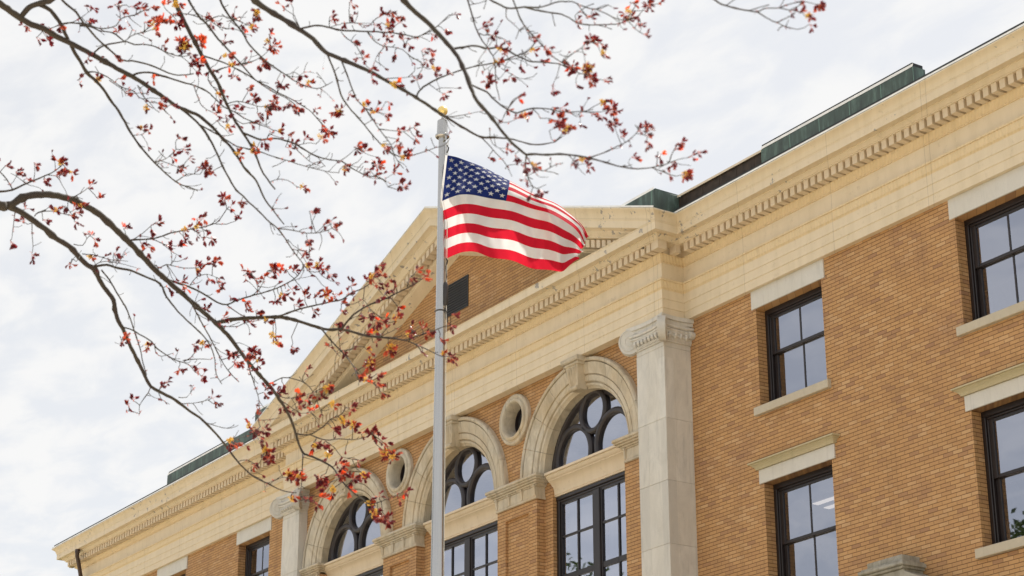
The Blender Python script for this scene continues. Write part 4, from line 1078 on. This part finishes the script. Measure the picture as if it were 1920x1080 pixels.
# two long thin diagonals
BR('E', [(250,-272),(300,-110),(340,-30),(354,0),(370,27),(378,36),(387,44),(398,59),(410,74),(423,88),(437,104),(455,123),(473,144),(490,158),(512,172),(535,183),(552,195)], 3.6,.9, 10.2, 9.8)
BR('E', [(320,-272),(370,-120),(405,-30),(413,0),(423,20),(435,36),(447,51),(458,66),(463,77),(475,92),(490,107),(505,119),(520,130),(535,140),(550,150),(565,158),(580,163),(592,166),(601,165),(612,160),(624,153)], 3.6,.7, 10.2, 9.7)
BR('E', [(447,52),(455,42),(440,38),(425,40)],.9,.5); BR('E',[(490,107),(478,113),(460,121),(448,124)],.9,.5); BR('E',[(385,42),(410,30),(437,35),(460,45),(475,50)],1.1,.6); BR('E',[(548,150),(550,135),(560,125)],.8,.4); BR('E',[(556,152),(570,135),(590,137)],.7,.4); BR('E',[(600,165),(612,175),(624,187)],.7,.4); BR('E',[(610,98),(600,160)],.1,.1)
# thick diagonal that runs past the gold ball
BR('F', [(380,-270),(420,-130),(458,-30),(473,-4),(500,17),(533,37),(563,56),(587,73),(610,97),(640,111),(690,132),(727,153),(755,168),(780,183),(804,198),(827,214),(850,228),(873,242),(903,257),(927,258),(957,260),(978,266),(1000,271),(1020,270),(1040,266),(1053,257)], 7.5, .9, 10.0, 8.7)
BR('F', [(563,54),(580,50),(597,48),(618,52),(640,57),(665,58),(690,59),(715,60),(740,62),(762,66),(783,69),(798,62),(813,54),(828,42),(842,28)], 2.0,.8)
BR('F', [(612,98),(620,116),(627,134),(634,157),(640,180),(649,194),(660,208),(671,220),(683,234),(707,263),(718,273),(727,283),(741,290),(757,296),(777,290),(797,284),(816,277),(833,272),(844,259)], 1.9,.7)
BR('F', [(640,113),(653,146),(661,168),(670,188),(682,200),(693,214),(702,228),(710,241),(722,256),(733,271),(737,285),(745,301),(757,316)], 1.5,.7)
BR('F', [(710,242),(730,244),(757,247),(768,241)], 1.1,.5); BR('F',[(685,203),(700,208),(715,205),(722,192)],1.,.5); BR('F',[(797,283),(800,275)],.7,.4); BR('F',[(688,205),(705,211),(722,213)],.8,.4)
BR('F', [(780,183),(784,174),(790,167),(800,159),(813,152),(825,146),(840,140),(860,133),(880,127),(903,122),(927,118),(945,113),(960,107),(975,102),(987,98),(998,88),(1004,80)], 1.9,.8)
BR('F', [(903,258),(915,270),(930,287),(941,298),(950,311),(955,320),(960,331)], 1.2,.6)
BR('F', [(827,214),(842,219),(860,217),(880,213),(906,208)], 1.1,.5); BR('F',[(740,62),(728,50),(714,42)],.9,.5); BR('F',[(689,60),(700,75),(718,86),(735,88),(755,93),(770,106),(790,116)],1.2,.6); BR('F',[(758,90),(765,75),(790,70),(806,78)],.9,.5); BR('F',[(722,87),(707,105),(698,128)],.9,.5)
BR('F', [(720,148),(745,146),(765,145),(782,142)],1.,.5); BR('F',[(782,144),(790,132),(795,118),(793,105)],.9,.5); BR('F',[(787,166),(782,152),(783,143)],.8,.5); BR('F',[(805,158),(818,168),(830,175)],.9,.5); BR('F',[(640,60),(650,72),(665,82),(676,100),(688,125)],1.,.6); BR('F',[(640,44),(665,43),(690,50)],.9,.5); BR('F',[(690,50),(705,35),(720,27),(733,20)],.9,.5)
BR('F', [(640,300),(655,290),(668,278),(682,282)],.8,.5); BR('F',[(650,310),(690,332),(718,337),(727,350)],.9,.5); BR('F',[(722,335),(738,325),(744,318)],.8,.4)
# right hand heavy bough, nearer the camera
BR('G', [(620,-255),(690,-130),(735,-35),(757,0),(780,23),(795,36),(807,47),(817,58),(827,68),(837,80),(847,91),(858,106),(867,124),(874,140),(880,157),(886,172),(893,187),(904,200),(917,214),(929,230),(940,244),(950,256),(960,268),(974,280),(987,290)], 7, 2.4, 9.2, 8.2)
BR('G', [(987,290),(1005,289),(1027,290),(1050,289),(1073,291),(1090,293),(1107,297),(1127,302),(1147,308),(1167,313),(1187,316),(1205,316),(1222,314),(1240,310),(1253,306),(1258,294),(1263,283),(1271,270)], 2.2,.9, None, 7.9)
BR('G', [(1107,295),(1122,290),(1140,283),(1156,275),(1173,267),(1184,259),(1193,250),(1199,241),(1203,233)], 1.4,.7); BR('G',[(1192,250),(1203,252),(1214,256)],.8,.5); BR('G',[(1222,314),(1243,322),(1267,330),(1285,326)],1.2,.7); BR('G',[(1080,292),(1072,305),(1070,315)],.9,.5); BR('G',[(1187,316),(1178,305),(1183,296)],.8,.5); BR('G',[(1253,306),(1272,299),(1288,296)],1.,.6)
BR('G', [(987,290),(985,305),(986,320),(992,338),(1000,350),(1012,356)], 1.6,.8); BR('G',[(988,294),(995,306),(1003,316),(1012,319),(1021,320),(1032,314),(1043,308),(1056,306)],1.3,.7); BR('G',[(1000,312),(1006,327),(1013,332),(1028,332)],.8,.4)
BR('G', [(848,92),(858,90),(870,88),(883,86),(897,87),(907,90),(917,91),(930,89),(940,90),(954,96),(967,103),(980,109),(993,115),(1006,116),(1020,117),(1033,118),(1047,120),(1060,124),(1073,127)], 2.3,1.1)
BR('G', [(882,159),(890,162),(901,167),(913,173),(922,182),(930,190),(940,198),(950,204),(960,209),(970,212),(985,206),(1000,203),(1016,203),(1033,205),(1050,209),(1067,210),(1082,209),(1097,210)], 2.0,.9)
BR('G', [(934,234),(942,224),(947,213),(954,201),(960,190),(966,184),(974,181)], 1.1,.6); BR('G',[(934,229),(955,229),(970,222)],.9,.5); BR('G',[(998,204),(1010,215),(1013,222),(1030,222),(1042,226)],1.,.6); BR('G',[(1030,245),(1034,260),(1040,266)],.8,.5); BR('G',[(1040,266),(1053,252),(1058,242)],.9,.5); BR('G',[(1060,210),(1085,215),(1088,228)],.8,.4); BR('G',[(918,240),(920,262),(930,275),(945,278),(957,270)],.9,.4)
BR('G', [(990,640-540),(975,108),(955,112),(930,118),(917,126),(903,135)], 1.,.6); BR('G',[(940,128),(960,140),(975,147),(998,149)],.8,.4)
BR('H', [(740,-235),(820,-110),(866,-25),(877,0),(882,17),(887,34),(891,49),(897,63),(905,77),(914,89),(921,100),(927,111),(929,133),(930,157),(934,173),(937,188)], 2.8,.8, 8.8, 8.4)
BR('H', [(897,62),(907,66),(917,65),(930,70),(944,73)], 1.,.6); BR('H',[(912,88),(916,74),(923,66)],.9,.5); BR('H',[(914,89),(903,104),(895,118)],.9,.5); BR('H',[(930,117),(918,135),(914,148)],.9,.5)
BR('I', [(780,-228),(850,-110),(905,-20),(920,0),(930,5),(940,10),(950,15),(966,15),(983,13),(1000,14),(1017,13),(1032,8),(1047,3),(1060,3),(1073,3),(1082,7),(1090,10),(1103,15),(1117,17),(1130,14),(1141,9)], 3.2,.9, 8.7, 7.8)
BR('I', [(830,-222),(910,-100),(950,-20),(962,0),(970,20),(974,31),(980,43),(988,54),(997,64),(1005,72),(1013,81),(1023,92),(1033,103),(1043,111),(1053,117),(1062,125)], 2.6,1.0, 8.6, 7.9)
BR('I', [(983,13),(1000,18),(1017,21),(1035,24),(1053,27),(1068,34),(1083,43),(1098,46),(1113,47),(1136,46),(1160,45),(1170,39),(1177,32),(1186,20),(1192,10)], 1.8,.8)
BR('I', [(1117,17),(1135,25),(1153,34),(1165,37),(1177,40),(1184,46),(1190,53),(1198,59),(1206,64)], 1.2,.7); BR('I',[(1053,117),(1062,110),(1070,103),(1080,96),(1090,90),(1097,82),(1106,77)],1.2,.7); BR('I',[(1177,35),(1196,30),(1208,15),(1220,8)],1.,.6)
BR('I', [(949,16),(949,32),(957,40),(968,50),(978,61)],1.1,.5); BR('I',[(985,50),(993,68),(1010,72),(1020,88)],.9,.5); BR('I',[(1073,127),(1085,137),(1100,140),(1112,148)],1.1,.6); BR('I',[(1050,120),(1045,140),(1036,160)],.9,.5); BR('I',[(1083,43),(1078,30),(1090,22),(1102,34)],.9,.5)
BR('J', [(1060,-175),(1180,-90),(1290,-40),(1330,-8),(1341,0),(1353,8),(1370,13),(1387,17),(1404,20),(1420,22),(1430,17),(1440,15),(1460,15),(1470,11),(1480,8),(1492,5),(1504,2)], 3.2,.9, 8.0, 7.2)
BR('J', [(1420,22),(1430,29),(1440,35),(1449,40),(1457,42),(1468,48),(1480,52),(1496,55)], 1.5,.7); BR('J',[(1457,42),(1470,36),(1483,30),(1492,22)],1.2,.6); BR('J',[(1462,15),(1475,18),(1488,20),(1505,24)],1.2,.6); BR('J',[(1460,15),(1468,4),(1472,-6)],.9,.6)

# ---- trunk from the ground up to the fork of the two main limbs
tk = MB(); f1 = at(-640, 600, 10.55)
pts = [TREE+Vector((.05,0,-.2)), TREE+Vector((.02,.02,.6)), TREE.lerp(f1,.35)+Vector((.06,0,0)), TREE.lerp(f1,.7)+Vector((-.03,.03,0)), f1]
tk.tube(pts, [.30,.22,.185,.165,.12], 16)
tl_(tk.build('trunk', M['bark'], maple, smooth=True))

# ---- young leaves
rl = random.Random(23)
def rdir(bias=(0,0,0), s=1.):
    while True:
        v = Vector((rl.uniform(-1,1), rl.uniform(-1,1), rl.uniform(-1,1)))
        if .05 < v.length < 1: break
    return (v.normalized()*s+Vector(bias)).normalized()
OUT = ((0,.03),(.14,.10),(.27,.27),(.36,.20),(.52,.36),(.61,.22),(.78,.15),(1.,.0))
def young_leaf(mb, base, d, ln, m, fold=None, wide=1.):
    """half opened, folded maple leaf: toothed outline either side of a curved midrib"""
    side = d.cross(Vector((rl.uniform(-1,1),rl.uniform(-1,1),rl.uniform(-1,1))))
    side = side.normalized() if side.length > 1e-4 else d.orthogonal().normalized()
    nrm = d.cross(side); f = fold if fold is not None else rl.uniform(.25, 1.1); cv = rl.uniform(-.1,.45)
    mid = [base+d*ln*t+nrm*(-cv*ln*t*t) for t, _ in OUT]
    vs = list(mid)
    for s in (-1, 1):
        for (t, w_), q in zip(OUT, mid): vs.append(q+(side*s*math.cos(f)+nrm*math.sin(f))*w_*ln*wide)
    k = len(OUT); fs = []
    for i in range(k-1): fs += [(i, i+1, k+i+1, k+i), (i, 2*k+i, 2*k+i+1, i+1)]
    mb.add(vs, fs, m)
LOBE = [(0,0),(.18,.06),(.30,-.02),(.62,.02),(.50,.18),(.78,.34),(.60,.40),(.80,.62),(.62,.60),(.70,.84),(.50,.70),(.40,.86),(.32,1.08),(.20,.86),(.16,1.0),(0,1.22)]
def open_leaf(mb, base, d, ln, m):
    side = (RX*.9+UX*rl.uniform(-.2,.2)); side = (side-d*side.dot(d)).normalized(); nrm = d.cross(side)
    vs = [base+d*ln*.45]
    out = [(x,y) for x,y in LOBE]+[(-x,y) for x,y in LOBE[::-1][1:-1]]
    for x, y in out: vs.append(base+(side*x*.8+d*y*.82)*ln+nrm*(.25*abs(x)-.15*y*y)*ln)
    n = len(out); mb.add(vs, [(0, 1+i, 1+(i+1)%n) for i in range(n)], m)
def strap(mb, base, d, ln, m):
    s = d.orthogonal().normalized(); c = base+d*ln*.55+rdir((0,0,0),ln*.15); w_ = ln*.13
    c = base+d*ln*.55
    mb.add([base-s*w_*.5, base+s*w_*.5, c+s*w_, c-s*w_, base+d*ln+rdir()*ln*.2], [(0,1,2,3),(3,2,4)], m)
def blob(mb, c, r, m):
    q = [Vector((1,0,0)),Vector((-1,0,0)),Vector((0,1,0)),Vector((0,-1,0)),Vector((0,0,1)),Vector((0,0,-1))]
    o = rdir()*.3
    mb.add([c+(v+o*v.dot(o)).normalized()*r*rl.uniform(.7,1.2) for v in q], [(0,2,4),(2,1,4),(1,3,4),(3,0,4),(2,0,5),(1,2,5),(3,1,5),(0,3,5)], m)
BUD = ((0,.02),(.2,.10),(.45,.19),(.62,.17),(.75,.20),(.86,.09),(1.,0))
def bud_leaf(mb, base, d, ln, m, wide=1.):
    """leaf still folded like a fan: a narrow curved blade split into points at the tip"""
    side = d.cross(rdir()); side = side.normalized() if side.length > 1e-4 else d.orthogonal().normalized()
    nrm = d.cross(side); f = rl.uniform(.7, 1.25); cv = rl.uniform(-.15,.35)
    mid = [base+d*ln*t+nrm*(-cv*ln*t*t) for t, _ in BUD]; vs = list(mid)
    for s in (-1, 1):
        for (t, w_), q in zip(BUD, mid): vs.append(q+(side*s*math.cos(f)+nrm*math.sin(f))*w_*ln*wide*1.5+(d*ln*.12 if t == .75 else Vector((0,0,0))))
    k = len(BUD); fs = []
    for i in range(k-1): fs += [(i, i+1, k+i+1, k+i), (i, 2*k+i, 2*k+i+1, i+1)]
    mb.add(vs, fs, m)
def cluster(px, py, kind='r', R_=9):
    if math.hypot(px-828, py-212) < 30: return
    q, dist = nearest(px, py, ALL, 3.4)
    lb = limb(q[4]); d = q[2]+rl.uniform(-.12,.12); c = at(px, py, d); pp = lambda r: PX_(r, d)
    if dist > 3:       # the twig that carries this cluster
        m = q[5].lerp(c, .55)+rdir()*pp(dist*.14); m2 = q[5].lerp(c,.85)+rdir()*pp(1.2)
        lb['wood'].tube([q[5], m, m2, c], [pp(.85), pp(.75), pp(.65), pp(.85)], 5)
    run = (c-q[5]).normalized() if dist > 5 else rdir((.5,.2,-.1))
    lean = (run*.7+RX*rl.uniform(.2,.9)+UX*rl.uniform(-.6,.45)).normalized()
    # the shoot carries on a little and bears leaf pairs on coral stalks
    tip = c+(lean*.8+rdir()*.4).normalized()*pp(R_*.8); low = c-run*pp(R_*.6)
    lb['leaf'].tube([c, c.lerp(tip,.5)+rdir()*pp(.8), tip], [pp(.6),pp(.55),pp(.5)], 4, 2)
    big = R_ > 9.5
    for j in range(max(3, int(R_*.52)) if not big else int(R_*1.25)):
        b0 = low.lerp(tip, rl.uniform(.1,1.)) if not big else c+rdir()*pp(R_*rl.uniform(0,.5))
        dr = (lean*(.75 if not big else .35)+rdir()*.75+Vector((0,0,-.12))).normalized()
        b = b0+dr*pp(rl.uniform(2.5,7.5))
        lb['leaf'].tube([b0, b0.lerp(b,.5)+rdir()*pp(.5), b], [pp(.42)]*3, 3, 2)
        u = rl.random(); m = 0 if u < (.76 if kind == 'r' else .60) else (1 if u < .975 else 3)
        if kind == 'R': m = rl.choice((1,1,3))
        for _k in range(rl.choice((2,2,3,3))):
            dd = (dr+rdir()*.42).normalized()
            if rl.random() < (.78 if not big else .5): bud_leaf(lb['leaf'], b, dd, pp(rl.uniform(7.5,13.5)), m, rl.uniform(.9,1.45))
            else: young_leaf(lb['leaf'], b, dd, pp(rl.uniform(8,13.5)), m, rl.uniform(.4,1.0), rl.uniform(.75,1.15))
        for _k in range(rl.choice((1,1,2))): strap(lb['leaf'], b, (dr*.5+rdir()).normalized(), pp(rl.uniform(3,6.5)), 2 if rl.random() < .8 else 1)
    if kind == 'R': open_leaf(lb['leaf'], c, (UX*-.1+RX*.35+rdir()*.25+Vector((0,0,.6))).normalized(), pp(R_*1.1), 3)
    if kind in 'ofy':
        fm_ = MB(); lb.setdefault('flows', []).append(fm_)
        cc = c+(UX*rl.uniform(-.2,.8)+RX*rl.uniform(-.3,.6))*pp(R_*.5)
        for _ in range(int(R_*(2.4 if kind != 'f' else 1.5))):
            o = rdir()*pp(R_*rl.uniform(.25,.85)); b = cc+o
            fm_.tube([cc, b], [pp(.28)]*2, 3, 1)
            for _k in range(3): blob(fm_, b+rdir()*pp(1.6), pp(rl.uniform(.9,1.9)), 0)
CL = """45 50 r 8;85 62 r 8;170 15 r 8;163 38 r 6;215 8 r 7;225 22 r 7;257 14 r 7;282 16 r 8;304 7 R 8;331 9 o 9;300 42 R 12;332 42 r 11;344 86 o 17;342 80 r 13;376 78 R 13;370 118 r 14;358 100 r 9;415 76 r 8;431 122 f 8;436 141 r 9;480 28 o 10;472 52 f 8;504 64 r 6;513 86 r 10;491 122 r 12;520 151 r 8;556 157 r 9;532 14 r 7;546 8 r 6;464 172 r 7;476 186 r 10;442 205 r 8;482 212 r 8;514 190 r 10;556 201 r 10;543 192 r 6;634 208 f 10;616 245 r 12;604 240 r 7;602 258 f 7;541 254 r 8;536 276 r 7;276 245 r 8;332 261 r 8;342 279 r 6;334 311 r 9;355 296 r 6;387 315 r 12;398 322 r 6;286 143 R 6;300 192 r 8;401 212 r 8;110 46 r 6;68 70 r 7;187 108 r 6;216 106 r 7;164 112 r 5;235 172 r 6;305 205 r 6;395 42 r 6;316 40 r 7;270 18 r 6
10 310 r 7;30 322 r 8;64 305 r 8;112 308 r 9;116 324 r 8;46 336 r 7;165 353 r 7;182 371 r 6;-15 303 r 8
655 4 r 7;700 46 r 8;722 52 r 8;746 44 r 7;755 76 r 9;851 27 r 7;834 56 r 8;806 96 r 7;800 112 r 6;679 112 r 8;692 128 r 8;697 146 r 7;812 130 f 7;817 142 r 8;838 130 r 7;830 176 r 8;925 66 r 7;945 73 r 6;914 152 r 12;930 116 f 8;726 190 r 7;722 213 r 7;776 240 r 8;778 256 r 6;664 276 r 8;682 286 r 8;740 275 r 9;760 288 r 8;710 311 r 10;736 324 r 8;746 345 r 9;756 352 r 6;731 20 r 6
1181 4 r 8;1216 10 r 10;1234 8 r 7;1194 46 r 8;1206 65 r 6;1105 34 r 8;1110 76 r 11;1127 82 r 8;1130 100 o 7;1094 92 r 7;1056 117 r 9;1070 126 r 13;1102 131 o 15;1108 148 r 11;1080 156 r 9;1131 151 r 7;1020 90 r 9;1000 70 r 6;1016 116 r 8;982 218 o 9;966 222 r 6;1046 226 r 12;1062 240 o 10;1086 231 r 6;1130 192 o 9;1146 206 r 14;1150 234 r 10;1108 212 r 7;1120 215 r 8;1206 234 r 7;1196 246 r 7;1214 256 r 6;1092 299 o 8;1100 312 r 9;1070 310 r 7;1184 295 r 8;1271 270 r 8;1265 302 r 8;1291 296 r 9;1286 326 o 10;1252 326 r 7;972 181 r 8;966 290 r 7;980 312 r 8;985 336 r 7;1012 356 r 8;1036 164 r 7;1080 40 r 6
1514 32 o 9;1502 10 r 9;1536 10 r 11;1480 22 r 5;1518 46 r 7;1500 24 r 7
20 451 r 6;60 477 r 7;130 402 r 7;140 416 r 5;136 396 r 6;130 492 r 8;170 440 r 8;176 447 r 6;264 456 r 7;276 461 r 7;291 417 r 6;312 461 r 7;331 461 r 8;345 446 r 7;376 411 r 7;441 405 r 9;430 388 r 7;421 374 r 10;452 376 r 9;380 446 r 7;386 495 r 9;401 491 r 8;366 501 r 7;390 521 r 9;410 522 r 8;410 536 r 8;430 554 r 7;345 541 R 7;312 536 r 7;371 581 r 7;386 581 r 8;456 566 R 6;461 575 r 7;465 506 r 7;479 521 r 8;511 506 r 12;521 500 R 8;536 506 r 7;545 541 r 9;531 551 r 8;516 566 r 8;551 571 r 8;571 555 r 8;590 551 r 7;610 555 f 10;626 556 r 8;586 581 r 8;626 606 r 9;511 631 o 9;517 645 f 9;476 661 r 12;465 668 R 7;436 666 r 8;441 681 r 8;546 651 r 8;230 633 R 7;226 643 r 7;371 691 r 9;377 705 r 8;396 746 r 7;402 757 r 7;311 717 r 7;300 726 r 6;415 598 r 6;498 600 f 7
590 398 r 7;606 421 r 6;580 396 r 7;576 451 r 8;581 459 r 7;616 436 r 6;626 426 r 8;580 481 r 6;601 506 r 8;616 516 r 7;596 501 r 7
705 497 r 8;768 523 r 9;780 509 r 8;792 521 r 6;801 519 r 7;686 526 r 8;713 517 r 7;727 542 r 8;736 546 r 8;701 531 r 6;746 576 r 8;696 590 r 8;689 597 r 9;702 601 r 9;741 601 f 9;716 600 r 8;686 621 r 7;690 655 f 9;691 682 o 12;700 642 r 9;731 655 o 11;706 701 r 8;706 722 r 7;716 736 r 8;771 616 r 8;791 616 r 9;801 622 r 8;846 589 r 7;846 611 r 9;850 671 r 8;831 662 o 6;841 668 r 8;640 565 r 7
495 736 r 9;516 741 r 8;531 721 r 8;556 736 R 9;576 746 r 8;531 761 r 8;546 771 r 9;481 761 r 7;471 806 r 8;431 829 o 9;441 832 r 7;501 847 o 11;503 857 r 12;481 816 r 7;491 800 r 8;613 728 o 11;621 757 o 9;656 766 r 9;641 790 f 9;661 798 o 10;622 802 r 8;627 808 r 8;591 831 r 8;606 831 r 7;541 891 o 10;561 897 o 10;601 896 r 13;611 912 r 9;622 921 o 9;571 936 r 8;591 941 r 9;601 932 R 8;641 890 r 14;661 900 r 11;655 915 R 8;681 891 o 10;701 811 r 12;716 831 r 9;721 850 o 11;736 856 o 10;691 946 o 9;700 962 o 14;716 970 r 13;726 977 r 10;746 935 r 7;757 920 r 9;671 862 r 7;630 870 r 8;585 770 R 7;600 745 r 7;640 870 R 8"""
for row in CL.replace('\n', ';').split(';'):
    a = row.split(); cluster(float(a[0]), float(a[1]), a[2], float(a[3]))
thin = [a for a in ALL if .5 < a[3] < 1.25 and -10 < a[0] < 1330 and -10 < a[1] < 960]
for _ in range(210):
    q = rl.choice(thin)
    if q[0] > 900 and rl.random() < .5: continue
    cluster(q[0]+rl.uniform(-22,26), q[1]+rl.uniform(-20,16), rl.choice('rrrrrrfo'), rl.uniform(5,8.5))
for _ in range(260):
    q = rl.choice(thin); lb = limb(q[4]); d = q[2]; ln = PX_(rl.uniform(14,42), d); u = (RX*rl.uniform(.1,1)+UX*rl.uniform(-.8,.6)+FX*rl.uniform(-.5,.5)).normalized()
    pts = [q[5]]
    for k in range(4): u = (u+rdir()*.35).normalized(); pts.append(pts[-1]+u*ln*.25)
    lb['wood'].tube(pts, [PX_(.75,d), PX_(.7,d), PX_(.6,d), PX_(.55,d), PX_(.5,d)], 4)
    if rl.random() < .7:
        for k in range(2): bud_leaf(lb['leaf'], pts[-1], (u+rdir()*.5).normalized(), PX_(rl.uniform(6,11), d), 0, 1.2)
# a scatter of tiny buds and leaves along the thin outer twigs
thin = [a for a in ALL if a[3] < 1.3 and -20 < a[0] < 1560 and -20 < a[1] < 1000]
for _ in range(620):
    q = rl.choice(thin); lb = limb(q[4]); d = q[2]
    for k in range(rl.choice((1,1,2,3))):
        young_leaf(lb['leaf'], q[5], rdir((.3,.2,-.3)), PX_(rl.uniform(3.5,7.5), d), rl.choice((0,0,1,2)), None, .6)
    if rl.random() < .5: strap(lb['leaf'], q[5], rdir(), PX_(rl.uniform(3,6), d), 2)
for nm, lb in LIMBS.items():
    o = tl_(lb['wood'].build('branch', M['bark'], maple, smooth=True)); o.location = -TREE
    if lb['leaf'].v:
        c = lb['leaf'].build('leaves', LEAFM, o)
    for fm_ in lb.get('flows', []): fm_.build('flower_cluster', [FLOW, FLOW2], o)

# ------------------------------------------------------------------ trees across the forecourt (seen mirrored in the panes)
def far_tree(name, loc, h, r, seed, mat, label):
    rr = random.Random(seed); t = empty(name, loc); tag(t, label, 'tree', 'trees across the forecourt')
    tr = MB(); tr.tube([(0,0,-.1),(.1,0,h*.25),(0,.1,h*.5),(.1,.1,h*.8)], [.35,.27,.2,.05], 10)
    for i in range(9):
        a = rr.uniform(0,6.28); z = h*rr.uniform(.3,.65); tr.tube([(0,0,z),(math.cos(a)*r*.4,math.sin(a)*r*.4,z+h*.12),(math.cos(a)*r*.8,math.sin(a)*r*.8,z+h*.2)], [.1,.06,.02], 6)
    tr.build('trunk', M['bark'], t)
    cr_ = MB(); cl = [(rr.uniform(-1,1)*r*.7, rr.uniform(-1,1)*r*.7, h*(.35+.6*rr.random()), r*rr.uniform(.22,.42)) for _ in range(26)]
    for x, y, z, q in cl:
        for _ in range(520):
            v = Vector((rr.gauss(0,1),rr.gauss(0,1),rr.gauss(0,.8))); v = v.normalized()*q*rr.uniform(.6,1.08); c = Vector((x,y,z))+v
            a = Vector((rr.uniform(-1,1),rr.uniform(-1,1),rr.uniform(-1,1))).normalized()*.13; b = a.orthogonal().normalized()*.065
            cr_.add([c-a, c+b, c+a, c-b], [(0,1,2,3)])
    cr_.build('crown', mat, t)
gl_ = leaf_mat('green_leaf', (.028,.05,.014), (.05,.075,.02), (.05,.08,.015), .25, .6)
def mirror_at(px, py, e, extra):
    """ground spot whose mirror image in the facade glass shows at this pixel"""
    d = (at(px, py, 1)-CAM).normalized(); t = (-e-CAM.y)/d.y; p = CAM+d*t; q = Vector((d.x,-d.y,d.z)); return p+q*extra
for (px, py, ex, h, r, sd_, lab) in ((1180, 1035, 34, 0, 4.2, 5, 'round green tree on the lawn straight across from the arched windows'), (1916, 945, 26, 0, 4.2, 8, 'broad green tree on the lawn straight across from the right wing')):
    p = mirror_at(px, py, 0, ex); far_tree('broadleaf_tree', (p.x, p.y, 0), p.z, r, sd_, gl_, lab)
